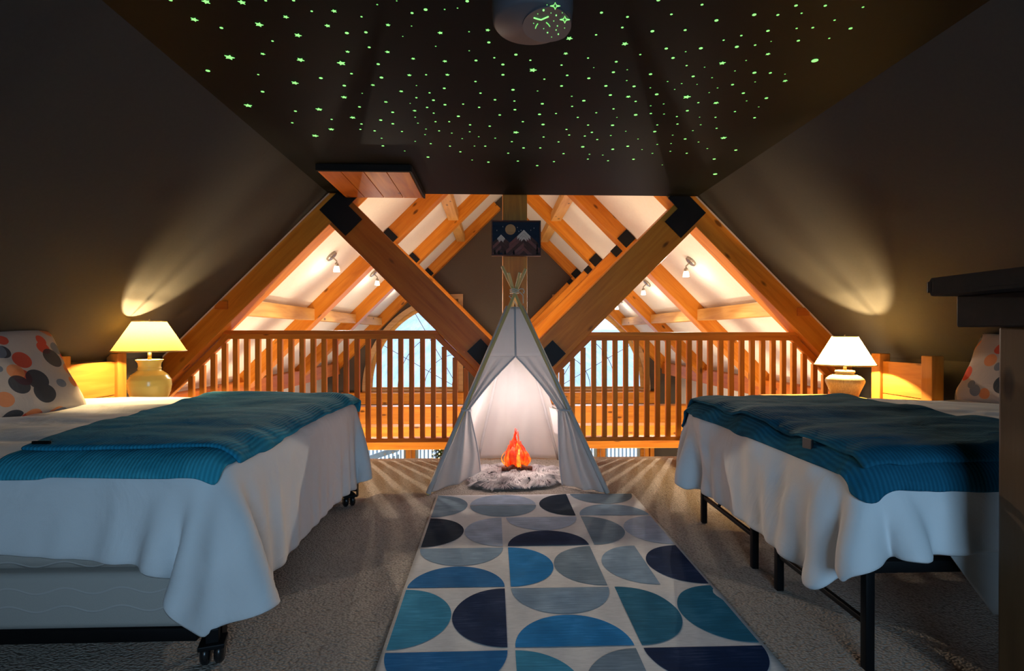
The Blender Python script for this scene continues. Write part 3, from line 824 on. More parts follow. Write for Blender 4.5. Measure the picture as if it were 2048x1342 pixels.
def throw(name, xs, ys, col, m, lab, bedc, seed, warp=None, thick=.035, fold=None, comp=.97):
    P = drape(xs, ys, .66, col, thick=thick, warp=warp, comp=comp, seed=seed, steps=150, stiff_bend=.15)
    o = grid_obj(name, P, m, thick=.014, loc=bedc); tag(o, lab, 'blanket'); return o, P
def ridges(P, amp, seed, kx=3.0, ky=14.0, ang=0.0):
    """soft rolls running along the blanket"""
    Q = P.copy(); ca, sa = math.cos(ang), math.sin(ang)
    for i in range(P.shape[0]):
        for j in range(P.shape[1]):
            p = P[i, j]; u = ca * p[0] + sa * p[1]; v = -sa * p[0] + ca * p[1]
            n = mnoise.noise(Vector((u * ky, v * kx, seed))) + .5 * mnoise.noise(Vector((u * ky * 2.2, v * kx * 1.6, seed + 4)))
            Q[i, j, 2] += amp * max(-.35, n) + amp * .35
    return Q
colT = [sdf_box(((BX0 + BX1 + .03) / 2, (BY0 + BY1) / 2, (ZT + .022) / 2), ((BX1 + .03 - BX0) / 2, (BY1 - BY0) / 2 + .035, (ZT + .022) / 2), .07)]
def warpT(X, Y):
    f = (Y - BY0) / (BY1 - BY0)
    return X + .20 * np.clip(1 - f, 0, 1.3) ** 1.5 * np.clip((-1.2 - X) / .4, 0, 1), Y
PT = drape(ar(-1.66, -.80, .022), ar(BY0 + .035, BY1 + .10, .022), ZT + .06, colT, thick=.012, comp=.965, seed=8, steps=190, stiff_bend=.12, warp=warpT)
PT = push_out(ridges(PT, .020, 2.0, kx=1.6, ky=8.0), PL, .034)
tl = grid_obj('throw_blanket', PT, M['throw'], thick=.014, loc=(-1.3, 2.5, .6)); tag(tl, 'bright teal ribbed throw across the foot of the left bed', 'blanket')
# the folded-under layer peeking out below the hem
colT2 = [sdf_box(((BX0 + BX1 + .02) / 2, (BY0 + BY1) / 2, (ZT + .012) / 2), ((BX1 + .02 - BX0) / 2, (BY1 - BY0) / 2 + .026, (ZT + .012) / 2), .07)]
PT2 = drape(ar(-1.50, -.83, .022), ar(BY0 - .045, BY0 + .3, .022), ZT + .045, colT2, thick=.010, comp=.985, seed=9, steps=160, stiff_bend=.15)
PT2 = push_out(PT2, PL, .018)
fl = grid_obj('folded_layer', PT2, M['throw_in'], tl, thick=.010, loc=(-1.3, 2.5, .6))
q = PT2[2, 8]; bm = bmesh.new(); box(bm, -.028, .028, -.004, .004, -.018, .018, .002)
lb = obj('care_label', bm, M['steel_black'], tl, loc=(PT[2, 2][0] + .01 + 1.3, PT[2, 2][1] - .015 - 2.5, PT[2, 2][2] - .6 + .004))

# ------------------------------------------------------------------ right bed
QX0, QX1, QY0, QY1 = 1.095, 2.84, 1.545, 2.90
bd2 = thing('bed', 'right bed on a black metal platform frame with slim legs', 'bed', ((QX0 + QX1) / 2, (QY0 + QY1) / 2, 0))
qc = Vector(bd2.location)
bx_('mattress', (QX0 + .01, QX1, QY0 + .005, QY1, .335, .58), M['quilt'], bd2, qc, .04)
for x in (QX0 + .02, (QX0 + QX1) / 2, QX1 - .02):
    for y in ([1.575, 2.075, 2.275, 2.83] if x < 1.5 else [1.575, 2.83]):
        bx_('leg', (x - .0135, x + .0135, y - .0135, y + .0135, 0, .33), M['steel_black'], bd2, qc, .003)
for a, b in ((1.575, 2.075), (2.275, 2.83)):
    bx_('lower_bar', (QX0 + .012, QX0 + .028, a, b, .128, .146), M['steel_black'], bd2, qc, .002)
    bm = bmesh.new(); m_ = (a + b) / 2 + .1; tube(bm, [(QX0 + .02 - qc.x, m_ - qc.y, .137), (QX0 + .02 - qc.x, m_ - .06 - qc.y, .19), (QX0 + .03 - qc.x, m_ - .09 - qc.y, .31)], .008, 6); obj('brace', bm, M['steel_black'], bd2)
for y in (1.56, 2.18, 2.86): bx_('long_rail', (QX0, QX1, y - .018, y + .018, .30, .335), M['steel_black'], bd2, qc, .003)
for x in (QX0 + .018, QX1 - .018, (QX0 + QX1) / 2): bx_('end_rail', (x - .018, x + .018, QY0, QY1, .30, .335), M['steel_black'], bd2, qc, .003)
ZR = .60
colR = [sdf_box(((QX0 + QX1 + 1.5) / 2, (QY0 + QY1) / 2, (ZR + .29) / 2), ((QX1 + 1.5 - QX0) / 2 + .008, (QY1 - QY0) / 2 + .008, (ZR - .29) / 2), .06)]
def warpR(X, Y):
    fy = np.clip((QY1 - Y) / (QY1 - QY0), 0, 1.2)
    a = np.clip((QX0 + .05 - X) / .4, 0, 1); b = np.clip((QY0 + .05 - Y) / .25, 0, 1)
    c = np.clip((Y - QY1 + .05) / .35, 0, 1)
    return X + .17 * a * b + .14 * a * c, Y + .13 * a * b - .16 * a * c
PR = drape(ar(QX0 - .385, QX1 - .0, .03), ar(QY0 - .24, QY1 + .36, .03), ZR + .03, colR, thick=.018, comp=.955, seed=5, steps=300, stiff_bend=.1, warp=warpR)
# puffed filling
for i in range(PR.shape[0]):
    for j in range(PR.shape[1]):
        p = PR[i, j]; n = mnoise.noise(Vector((p[0] * 4.2, p[1] * 4.2, p[2] * 4.2 + 7))) + .5 * mnoise.noise(Vector((p[0] * 9, p[1] * 9, p[2] * 9)))
        k_ = max(0, min(1, (QX0 + .06 - p[0]) / .05)) + max(0, min(1, (QY0 + .02 - p[1]) / .05))
        PR[i, j, 0] -= .028 * (n + .5) * min(1, k_) * (1 if p[0] < QX0 + .1 else 0); PR[i, j, 1] -= .02 * (n + .5) * min(1, k_) * (1 if p[1] < QY0 + .1 else 0); PR[i, j, 2] += .008 * n
undulate(PR, .018, ZR - .02, 6.5)
d2 = grid_obj('comforter', PR, M['duvet'], thick=.02, loc=(qc.x, qc.y, .5)); tag(d2, 'puffy white comforter bunched over the right bed', 'comforter')
# loose sheet hanging under the comforter's near side
bm = bmesh.new(); g = []
for i in range(21):
    u = i / 20; row = []
    for j in range(11):
        v = j / 10; x = 1.27 + .62 * u - .10 * (1 - v) * (1 - u); z = .50 - (.30 * min(1, .25 + u * 3.0)) * v
        row.append(bm.verts.new((x - qc.x, 1.515 - .02 * v + .012 * math.sin(u * 9 + v) * v - qc.y, z)))
    g.append(row)
for i in range(20):
    for j in range(10): bm.faces.new((g[i][j], g[i + 1][j], g[i + 1][j + 1], g[i][j + 1]))
sh = obj('hanging_sheet', bm, M['sheet'], bd2, True); mo = sh.modifiers.new('t', 'SOLIDIFY'); mo.thickness = .004
colS = [sdf_box(((QX0 + QX1 + .6) / 2 - .02, (QY0 + QY1) / 2, (ZR + .03) / 2), ((QX1 + .6 - QX0) / 2 + .03, (QY1 - QY0) / 2 + .04, (ZR + .03) / 2), .08)]
PS = drape(ar(QX0 - .03, 1.88, .022), ar(QY0 - .05, QY1 + .10, .022), ZR + .06, colS, thick=.014, comp=.96, seed=12, steps=190, stiff_bend=.15)
PS = push_out(ridges(PS, .016, 5.0, kx=1.2, ky=9.0, ang=.25), PR, .042)
tr_ = grid_obj('throw_blanket', PS, M['throw_r'], thick=.014, loc=(1.5, 2.3, .6)); tag(tr_, 'dark teal ribbed throw over the foot of the right bed', 'blanket')
PS2 = drape(ar(QX0 - .07, QX0 + .4, .022), ar(QY0 - .085, QY1 + .14, .022), ZR + .045, [sdf_box(((QX0 + QX1 + .6) / 2 - .02, (QY0 + QY1) / 2, (ZR + .018) / 2), ((QX1 + .6 - QX0) / 2 + .022, (QY1 - QY0) / 2 + .03, (ZR + .018) / 2), .08)], thick=.012, comp=.98, seed=13, steps=160, stiff_bend=.15)
PS2 = push_out(PS2, PR, .026)
grid_obj('folded_layer', PS2, M['throw_r'], tr_, thick=.010, loc=(1.5, 2.3, .6))
q = PS2[2, 14]
bm = bmesh.new(); box(bm, -.004, .004, -.026, .026, -.018, .018, .002); obj('care_label', bm, M['steel_black'], tr_, loc=(q[0] - 1.5 - .012, q[1] - 2.3, q[2] - .6 + .012))

# ------------------------------------------------------------------ pillows
def pillow_mat(nm):
    k = NT(nm); base = (.52, .45, .39); c = base
    for sc_, th, cc, sd in ((9.5, .33, (.62, .07, .03), 0), (10.5, .32, (.72, .26, .10), 11), (9.0, .37, (.025, .035, .05), 23), (11.0, .30, (.16, .19, .23), 37)):
        v = k.add('ShaderNodeTexVoronoi'); v.inputs['Scale'].default_value = 1; v.inputs['Randomness'].default_value = .75
        k.l(k.coord((sc_ * .75, sc_ * .75, sc_ * 1.25), rand=0), v.inputs['Vector']); 
        mp = v.inputs['Vector'].links[0].from_node; mp.inputs['Location'].default_value = (sd * 1.37, sd * .77, sd * .51)
        sel = k.add('ShaderNodeSeparateColor'); k.l(v.outputs['Color'], sel.inputs[0])
        inside = k.math('MULTIPLY', k.math('LESS_THAN', v.outputs['Distance'], th), k.math('LESS_THAN', sel.outputs[0], .72))
        c = k.mix(k.math('MULTIPLY', inside, .92), c, cc)
    k.col(c); k.rough(.9, .1); k.bump(k.noise(k.coord(), 10, 4, .5, 1), .4, .015); return k.m
M['dots'] = pillow_mat('dotted_pillow_print')
def pillow(name, lab, W, H, T, m, loc, rot, seed):
    n = 26; bm = bmesh.new(); top = {}; bot = {}
    for i in range(n + 1):
        for j in range(n + 1):
            u = i / n * 2 - 1; v = j / n * 2 - 1
            e = (1 - u ** 4) * (1 - v ** 4); th = T / 2 * (max(0, e) ** .42)
            pinch = 1 - .09 * (1 - abs(u * v)) * max(abs(u), abs(v)) ** 3
            nz = .012 * mnoise.noise(Vector((u * 2.2 + seed, v * 2.2, seed)))
            x, y = u * W / 2 * pinch, v * H / 2 * pinch
            edge = i in (0, n) or j in (0, n)
            a = bm.verts.new((x, y, th + nz * (0 if edge else 1)))
            top[i, j] = a; bot[i, j] = a if edge else bm.verts.new((x, y, -th + nz))
    for i in range(n):
        for j in range(n):
            bm.faces.new((top[i, j], top[i + 1, j], top[i + 1, j + 1], top[i, j + 1]))
            bm.faces.new((bot[i, j], bot[i, j + 1], bot[i + 1, j + 1], bot[i + 1, j]))
    o = obj(name, bm, m, None, True); o.location = loc; o.rotation_euler = rot; tag(o, lab, 'pillow'); return o
# local x along the bed's width, local y up the pillow
pillow('pillow', 'dotted red and black pillow leaning on the left bed, in front of a white one', .72, .52, .17, M['dots'], (-2.35, 2.66, .80), (math.radians(60), 0, math.radians(82)), 1)
pillow('pillow', 'plain white pillow standing behind the dotted one on the left bed', .66, .42, .15, M['duvet'], (-2.46, 2.75, .955), (math.radians(62), 0, math.radians(86)), 2)
pillow('pillow', 'dotted orange and black pillow standing up on the right bed', .62, .44, .17, M['dots'], (2.66, 2.62, .80), (math.radians(66), math.radians(0), math.radians(-88)), 3)
pillow('pillow', 'plain white pillow behind the dotted one on the right bed', .6, .40, .12, M['duvet'], (2.80, 2.52, .80), (math.radians(72), 0, math.radians(-90)), 4)

# ------------------------------------------------------------------ headboard panels
M['pine_board'] = wood('amber_pine_board', (.34, .125, .018), (.46, .19, .032), (.53, .25, .05), .55)
def headboard(s, x, y0, y1, zt, lab, nplank):
    t = thing('headboard', lab, 'headboard', (x, (y0 + y1) / 2, 0)); ym = (y0 + y1) / 2
    pw = .085
    for y in (y0 + pw / 2, y1 - pw / 2):
        beam('post', (x, y, 0), (x, y, zt), pw, .075, M['pine_board'], t, up=(1, 0, 0), bev=.005)
    hp = (zt - .05 - .14) / nplank
    for i in range(nplank):
        z = .14 + hp * (i + .5)
        beam('plank', (x, y0 + pw - .004, z), (x, y1 - pw + .004, z), hp - .004, .03, M['pine_board'], t, up=(1, 0, 0), bev=.004)
    return t
headboard(-1, -2.515, 3.19, 3.76, .868, 'pale pine headboard panel behind the left lamp', 3)
headboard(1, 2.70, 3.20, 3.73, .862, 'pale pine headboard panel right of the right lamp', 3)

# ------------------------------------------------------------------ nightstands
def nightstand(x0, x1, y0, y1, zt, lab, face):
    t = thing('nightstand', lab, 'nightstand', ((x0 + x1) / 2, (y0 + y1) / 2, 0)); c = Vector(t.location)
    bx_('top', (x0, x1, y0, y1, zt - .028, zt), M['pine_lite'], t, c, .006)
    for a in (x0 + .03, x1 - .03):
        for b in (y0 + .03, y1 - .03): bx_('leg', (a - .02, a + .02, b - .02, b + .02, 0, zt - .028), M['pine_lite'], t, c, .003)
    bx_('cabinet', (x0 + .03, x1 - .03, y0 + .03, y1 - .03, .16, zt - .028), M['pine_lite'], t, c, .003)
    fx = x1 - .03 if face > 0 else x0 + .03
    d = bx_('drawer', (fx - .006, fx + .012, y0 + .06, y1 - .06, zt - .2, zt - .05), M['pine'], t, c, .004)
    bm = bmesh.new(); bmesh.ops.create_uvsphere(bm, u_segments=12, v_segments=8, radius=.014); obj('knob', bm, M['brass'], d, True, loc=(fx + face * .024 - c.x, 0, zt - .125))
nightstand(-2.46, -1.95, 3.36, 3.80, .545, 'pine nightstand hidden behind the left bed under the left lamp', 1)
nightstand(1.985, 2.63, 3.34, 4.00, .545, 'pine nightstand beyond the right bed under the glowing lamp', -1)

# ------------------------------------------------------------------ table lamps
def lamp(loc, lab, prof, mat, stem, shade_, smat, power, bulb_z, ring):
    t = thing('table_lamp', lab, 'lamp', loc)
    bm = bmesh.new(); lathe(bm, prof, 56); obj('vase_base', bm, mat, t, True)
    bm = bmesh.new(); lathe(bm, [(.001, stem[0]), (.011, stem[0]), (.011, stem[1]), (.001, stem[1])], 16); obj('stem', bm, M['brass'], t, True)
    r0, z0, r1, z1 = shade_
    bm = bmesh.new(); n = 64
    lathe(bm, [(r0 + (r1 - r0) * i / 10, z0 + (z1 - z0) * i / 10) for i in range(11)], n)
    o = obj('lamp_shade', bm, smat, t, True)
    for r, z in ((r0, z0), (r1, z1)):
        bm = bmesh.new(); tube(bm, [(r * math.cos(2 * PI * i / 48), r * math.sin(2 * PI * i / 48), z) for i in range(48)], .004, 6, True); obj('shade_trim', bm, ring, o, True)
    bm = bmesh.new(); tube(bm, [(-r1, 0, z1 - .004), (0, 0, z1 - .016), (r1, 0, z1 - .004)], .0025, 6); tube(bm, [(0, -r1, z1 - .004), (0, 0, z1 - .016), (0, r1, z1 - .004)], .0025, 6); obj('spider', bm, M['brass'], t)
    bm = bmesh.new(); lathe(bm, [(.001, -.012), (.006, -.010), (.007, 0), (.004, .010), (.001, .014)], 12); obj('finial', bm, M['brass'], t, True, loc=(0, 0, z1))
    l = light('lamp_bulb', 'POINT', (loc[0], loc[1], loc[2] + bulb_z), power, LAMP_COL, .014)
LZ = .545
vz = [(.001, 0), (.075, 0), (.082, .006), (.098, .04), (.115, .09), (.121, .13), (.117, .165), (.100, .195), (.075, .215), (.063, .224), (.063, .232), (.066, .236), (.063, .240), (.061, .25), (.063, .268), (.072, .282), (.076, .287), (.074, .291), (.062, .288), (.001, .28)]
# fine turned rings on the body
vv = []
for a, b in zip(vz, vz[1:]):
    vv.append(a)
    if .03 < a[1] < .2:
        for q in (1, 2, 3): 
            f = q / 4; vv.append((a[0] + (b[0] - a[0]) * f - (.0012 if q % 2 else 0), a[1] + (b[1] - a[1]) * f))
vv.append(vz[-1])
lamp((-2.165, 3.50, LZ), 'left lamp with a ribbed ivory vase base and yellow linen shade', vv, M['ceramic_y'], (.28, .345), (.202, .345, .092, .532), M['shade_l'], 64, .44, M['brass'])
k = NT('crackled_gold_ceramic'); n = k.noise(k.coord((8, 8, 1)), 22, 5, .7); k.col(k.ramp(n, [(0.3, (.30, .22, .10)), (0.7, (.60, .50, .28))])); k.rough(.28, .5); M['ceramic_g'] = k.m
gz = [(.001, 0), (.066, 0), (.070, .004), (.080, .03), (.095, .07), (.108, .10), (.117, .122), (.119, .134), (.113, .148), (.092, .166), (.066, .176), (.054, .180), (.054, .184), (.060, .188), (.062, .196), (.057, .203), (.044, .205), (.001, .2)]
lamp((2.40, 3.62, LZ), 'right lamp with a squat gold-brown urn base and bright cream shade', gz, M['ceramic_g'], (.2, .24), (.184, .242, .078, .434), M['shade_r'], 84, .35, M['brass'])

# ------------------------------------------------------------------ tall dark-topped desk at the right edge
t = thing('tall_desk', 'tall desk at the right edge with rounded dark top and pine side', 'desk', (1.6, 1.0, 0)); c = Vector(t.location)
bm = bmesh.new(); P_ = []
for i in range(7):
    a = PI / 2 + PI / 2 * i / 6; P_.append((1.075 + .04 + .04 * math.cos(a), 1.335 - .04 + .04 * math.sin(a)))
P_ += [(1.075, .45), (2.3, .45), (2.3, 1.335)]
prism(bm, [(x - c.x, y - c.y, 1.094) for x, y in P_], (0, 0, .042)); bmesh.ops.bevel(bm, geom=bm.edges[:], offset=.008, segments=2, affect='EDGES'); obj('top', bm, M['walnut'], t)
bx_('apron', (1.165, 2.2, .5, 1.325, 1.016, 1.094), M['walnut'], t, c, .004)
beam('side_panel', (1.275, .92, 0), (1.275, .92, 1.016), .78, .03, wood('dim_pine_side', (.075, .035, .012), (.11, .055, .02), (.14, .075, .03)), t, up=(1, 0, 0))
beam('side_panel', (2.15, .92, 0), (2.15, .92, 1.016), .78, .03, M['walnut'], t, up=(1, 0, 0))

# ------------------------------------------------------------------ wooden mountain picture on the king post
M['sky_wood'] = wood('navy_stained_wood', (.004, .007, .018), (.008, .014, .034), (.014, .02, .045), .6, knots=False)
M['rose1'] = wood('rose_stained_wood', (.15, .05, .042), (.22, .078, .065), (.28, .11, .09), .6, knots=False)
M['rose2'] = wood('brown_stained_wood', (.06, .022, .016), (.095, .038, .027), (.13, .055, .04), .6, knots=False)
M['snow_wood'] = wood('white_stained_wood', (.6, .46, .38), (.72, .58, .49), (.8, .67, .58), .6, knots=False)
M['moon_wood'] = wood('tan_wood', (.42, .2, .08), (.58, .3, .12), (.66, .37, .17), .6, knots=False)
YP = 4.30
a, b = at(984, 443, Y=YP), at(1080, 512, Y=YP); PWd, PH = b.x - a.x, a.z - b.z
t = thing('mountain_picture', 'wooden night mountain picture hung on the king post above the teepee', 'picture', (a.x, YP, b.z))
def pp(px, py):   # crop pixels -> local metres
    return ((px - 265) / (1352 - 265) * PWd, (1030 - py) / (1030 - 250) * PH)
def clip(poly, ax, lim, sg):
    out = []
    for a, b in zip(poly, poly[1:] + poly[:1]):
        ia, ib = sg * a[ax] <= sg * lim, sg * b[ax] <= sg * lim
        if ia: out.append(a)
        if ia != ib:
            f = (lim - a[ax]) / (b[ax] - a[ax]); out.append((a[0] + f * (b[0] - a[0]), a[1] + f * (b[1] - a[1])))
    return out
def slab(name, pts, d, th, m):
    if name != 'sky_board':
        for ax, lim, sg in ((0, 282, -1), (0, 1336, 1), (1, 268, -1), (1, 1014, 1)): pts = clip(pts, ax, lim, sg)
        if len(pts) < 3: return
    return outline(name, [[pp(*p) for p in pts]], th, m, t, Matrix.Translation((0, -d - th / 2, 0)))
slab('sky_board', [(265, 250), (1352, 250), (1352, 1030), (265, 1030)], 0, .014, M['sky_wood'])
outline('frame', [[(-.004, -.004), (PWd + .004, -.004), (PWd + .004, PH + .004), (-.004, PH + .004)], [(.005, .006), (PWd - .006, .006), (PWd - .006, PH - .006), (.005, PH - .006)]], .034, M['rose2'], t, Matrix.Translation((0, -.016, 0)))
slab('moon', [(680 + 118 * math.cos(i * PI / 14), 440 + 118 * math.sin(i * PI / 14)) for i in range(28)], .014, .008, M['moon_wood'])
def slats(x, y, n, wv, lens, mats, d):
    for i in range(n):
        for s in (-1, 1):
            L = lens[i] if isinstance(lens, list) else lens
            y0 = y + i * wv
            slab('mountain_slat', [(x, y0), (x, y0 + wv - 4), (x + s * L, y0 + wv - 4 + L * .92), (x + s * L, y0 + L * .92)], d, .006 + .0012 * (i % 2), mats[(i * 2 + (s > 0)) % len(mats)])
slats(470, 560, 5, 80, [230, 210, 190, 190, 170], [M['rose2'], M['rose2'], M['rose1'], M['rose2']], .014)
slats(980, 450, 6, 95, [330, 400, 340, 330, 250, 120], [M['rose1'], M['rose2'], M['rose1'], M['rose1'], M['rose2'], M['rose2']], .018)
for x, y, w_, L in ((470, 560, 45, 85), (470, 605, 45, 62), (470, 650, 42, 50), (980, 450, 78, 150), (980, 528, 70, 105), (980, 598, 65, 62)):
    for s in (-1, 1):
        slab('snow_slat', [(x, y), (x, y + w_ - 6), (x + s * L, y + w_ - 6 + L), (x + s * L, y + L)], .026 if x > 900 else .021, .005, M['snow_wood'])
for x, hgt in ((755, 110), (1280, 300), (330, 120), (420, 100), (560, 90)):
    slab('pine_tree', [(x, 1015 - hgt), (x + 18, 1015 - hgt * .6), (x + 8, 1015 - hgt * .6), (x + 28, 1015 - hgt * .25), (x + 10, 1015 - hgt * .25), (x + 34, 1018), (x - 34, 1018), (x - 10, 1015 - hgt * .25), (x - 28, 1015 - hgt * .25), (x - 8, 1015 - hgt * .6), (x - 18, 1015 - hgt * .6)], .033, .004, M['walnut'])
for x, y in ((510, 375), (375, 460), (838, 390), (870, 480), (920, 455), (1140, 452), (1212, 405)):
    slab('star_inlay', [(x, y - 16), (x + 7, y), (x, y + 16), (x - 7, y)], .014, .003, M['snow_wood'])

# ------------------------------------------------------------------ teepee
FL, FR, BL, BR = (Vector(p) for p in ((-.405, 3.37, 0), (.715, 3.335, 0), (-.125, 4.30, 0), (.525, 4.28, 0)))
AP = Vector((.150, 3.80, 1.295))
tp = thing('teepee', 'white canvas play teepee with tied-back flaps in front of the railing', 'tent', (.155, 3.80, 0)); T0 = Vector(tp.location)
for p, off, ext in ((FL, Vector((.010, -.010, 0)), .125), (FR, Vector((-.010, -.004, .012)), .13), (BL, Vector((.008, .012, 0)), .10), (BR, Vector((-.008, .012, .01)), .09)):
    d = (AP + off - p); e = p + d * (1 + ext)
    o = beam('pole', p - T0 + T0, e, .021, .021, M['pole'], tp, up=(0, 1, 0) , bev=.005)
def P_on(foot, s): return foot + (AP - foot) * s
def surf(name, fn, nu, nv, m, hole=None, thick=.0025):
    bm = bmesh.new(); g = []
    for i in range(nu + 1):
        g.append([bm.verts.new(fn(i / nu, j / nv) - T0) for j in range(nv + 1)])
    for i in range(nu):
        for j in range(nv):
            if hole and hole((i + .5) / nu, (j + .5) / nv): continue
            bm.faces.new((g[i][j], g[i + 1][j], g[i + 1][j + 1], g[i][j + 1]))
    o = obj(name, bm, m, tp, True); s = o.modifiers.new('thickness', 'SOLIDIFY'); s.thickness = thick; s.offset = 0
    return o
ST = .915
def wall(A, B, amp, sd, nrm):
    def f(u, v):
        s = .008 + (ST - .008) * v; p = P_on(A, s).lerp(P_on(B, s), u)
        b = math.sin(PI * u) * (1 - s)
        n = mnoise.noise(Vector((u * 3 + sd, v * 1.4, sd))) + .5 * mnoise.noise(Vector((u * 9 + sd, v * 2.5, sd)))
        return p + nrm * (amp * b * (.6 + n))
    return f
surf('back_wall', wall(BL, BR, .035, 1, Vector((0, 1, 0))), 40, 30, M['canvas'])
surf('left_wall', wall(FL, BL, .03, 4, Vector((-1, 0, .2))), 30, 30, M['canvas'])
surf('right_wall', wall(FR, BR, .03, 7, Vector((1, 0, .2))), 40, 40, M['canvas'], hole=lambda u, v: .30 < u < .72 and .40 < v < .56)
# front: whole panel above the split, then two flaps
SS = .655
def front(s, u, bow=.0):
    return P_on(FL, s).lerp(P_on(FR, s), u)
def head(u, v):
    s = SS + (ST - SS) * v; n = mnoise.noise(Vector((u * 4, v * 2, 9)))
    return front(s, u) + Vector((0, -.012 * math.sin(PI * u) * (1 - s) - .004 * n, 0))
surf('front_head', head, 30, 14, M['canvas'])
def flap(side):
    A = FL if side < 0 else FR
    st = .385
    tie = Vector((-.160, 3.555, .500)) if side < 0 else Vector((.432, 3.545, .502))
    split = front(SS, .5)
    bot = Vector((-.085, 3.74, .028)) if side < 0 else Vector((.452, 3.52, .012))
    def f(u, v):
        # v: 1 at the split level, 0 at the floor; u: 0 at the pole, 1 at the free edge
        s = SS * v
        pole = P_on(A, max(s, .006))
        if s >= st:
            q = (s - st) / (SS - st); e = tie.lerp(split, q); e = e + Vector((side * .016 * math.sin(PI * q), -.012 * math.sin(PI * q), 0))
            if q > .999: e = split
        else:
            q = (st - s) / st; e = tie.lerp(bot, q ** .85)
            bulge = math.sin(PI * min(1, q)) * .02
            e = e + Vector((-side * bulge * .6, 0, 0))
        p = pole.lerp(e, u)
        # gathers radiating from the tie
        gat = math.exp(-((s - st) / .22) ** 2)
        w_ = math.sin(u * 15 + 1.5 * mnoise.noise(Vector((u * 3, v * 3, side)))) * (.010 + .014 * (1 - v)) * math.sin(PI * min(1, u * 1.02))
        p = p + Vector((0, -w_ - .03 * math.sin(PI * u) * (1 - v) * .6, 0))
        if s < .02: p.z = max(p.z, .014)
        ut = u * .5 if side < 0 else 1 - u * .5; k4 = v ** 8
        hd = front(SS, ut) + Vector((0, -.012 * math.sin(PI * ut) * (1 - SS) - .004 * mnoise.noise(Vector((ut * 4, 0, 9))), 0))
        p = p.lerp(hd, k4)
        return p
    o = surf('door_flap', f, 36, 44, M['canvas'])
    # hem along the free edge
    pts = [f(1, i / 40) - T0 for i in range(41)]
    bm = bmesh.new(); tube(bm, pts, .0065, 6); obj('flap_hem', bm, M['canvas_hem'], tp, True)
    # tie band
    c = tie - T0; pl = P_on(A, st) - T0
    bm = bmesh.new(); tube(bm, [pl + Vector((side * .012, 0, .012)), pl + Vector((0, -.022, .004)), c + Vector((0, -.026, 0)), c + Vector((-side * .014, .004, -.004)), c + Vector((0, .02, 0)), pl + Vector((0, .018, .006)), pl + Vector((side * .012, 0, .012))], .0075, 6); obj('tie_band', bm, M['canvas_hem'], tp, True)
flap(-1); flap(1)
# centre seam and pole sleeves
bm = bmesh.new(); P_ = [front(SS + (ST - SS) * i / 12, .5) - T0 + Vector((0, -.015 * (1 - SS - (ST - SS) * i / 12) - .005, 0)) for i in range(13)]
for q in P_: pass
tube(bm, P_, .0075, 6); obj('centre_seam', bm, M['canvas_hem'], tp, True)
for A in (FL, FR, BL, BR):
    bm = bmesh.new(); tube(bm, [P_on(A, .006 + (ST - .006) * i / 10) - T0 for i in range(11)], .0165, 8); obj('pole_sleeve', bm, M['canvas_hem'], tp, True)
# side window flap inside, hanging from the opening
def wf(u, v):
    a, b = .30, .72; uu = a + (b - a) * u; vv_ = .40 - .17 * v
    s = .008 + (ST - .008) * vv_; p = P_on(FR, s).lerp(P_on(BR, s), uu)
    return p + Vector((-.02 - .03 * v - .008 * math.sin(u * 11), 0, -.01))
surf('window_flap', wf, 12, 8, M['canvas'])
# cord round the crossing with a bow
bm = bmesh.new()
for z in (-.012, 0, .012): tube(bm, [AP - T0 + Vector((.030 * math.cos(2 * PI * i / 20), .030 * math.sin(2 * PI * i / 20), z + .004 * math.sin(i))) for i in range(20)], .004, 6, True)
b0 = AP - T0 + Vector((.022, -.03, .0))
tube(bm, [b0, b0 + Vector((.02, -.006, .016)), b0 + Vector((.038, -.006, .014)), b0 + Vector((.046, -.006, -.004)), b0 + Vector((.040, -.006, -.018)), b0 + Vector((.036, -.006, -.006))], .0035, 6)
tube(bm, [b0, b0 + Vector((.018, -.008, -.012)), b0 + Vector((.036, -.008, -.03)), b0 + Vector((.038, -.008, -.085))], .0035, 6)
tube(bm, [b0 - Vector((.03, 0, .02)), b0 - Vector((.06, .006, .035)), b0 - Vector((.02, .006, .08)), b0 - Vector((-.0, .006, .11))], .003, 6)
obj('cord', bm, M['rope'], tp, True)

# ------------------------------------------------------------------ sheepskin
t = thing('sheepskin_rug', 'shaggy grey-white sheepskin rug on the carpet inside the teepee', 'rug', (.15, 3.74, 0))
def fur(px):
    k = NT(px[0]); n = k.noise(k.coord(), 8, 3); k.col(k.ramp(n, [(0.35, px[1]), (0.65, px[2])])); k.rough(.9, .1); return k.m
fm = fur(('sheepskin_fur', (.34, .29, .29), (.78, .71, .69)))
def blob(a): return 1 + .07 * math.sin(3 * a + 1) + .05 * math.sin(5 * a)
bm = bmesh.new(); cv = bm.verts.new((0, 0, .02)); n_ = 40
r1 = [bm.verts.new((.35 * .75 * blob(2 * PI * i / n_) * math.cos(2 * PI * i / n_), .27 * .75 * blob(2 * PI * i / n_) * math.sin(2 * PI * i / n_), .018)) for i in range(n_)]
r2 = [bm.verts.new((.33 * blob(2 * PI * i / n_) * math.cos(2 * PI * i / n_), .25 * blob(2 * PI * i / n_) * math.sin(2 * PI * i / n_), .003)) for i in range(n_)]
for i in range(n_):
    bm.faces.new((r1[i], r1[(i + 1) % n_], cv)); bm.faces.new((r2[i], r2[(i + 1) % n_], r1[(i + 1) % n_], r1[i]))
obj('hide', bm, fm, t, True)
V, Fc = [], []
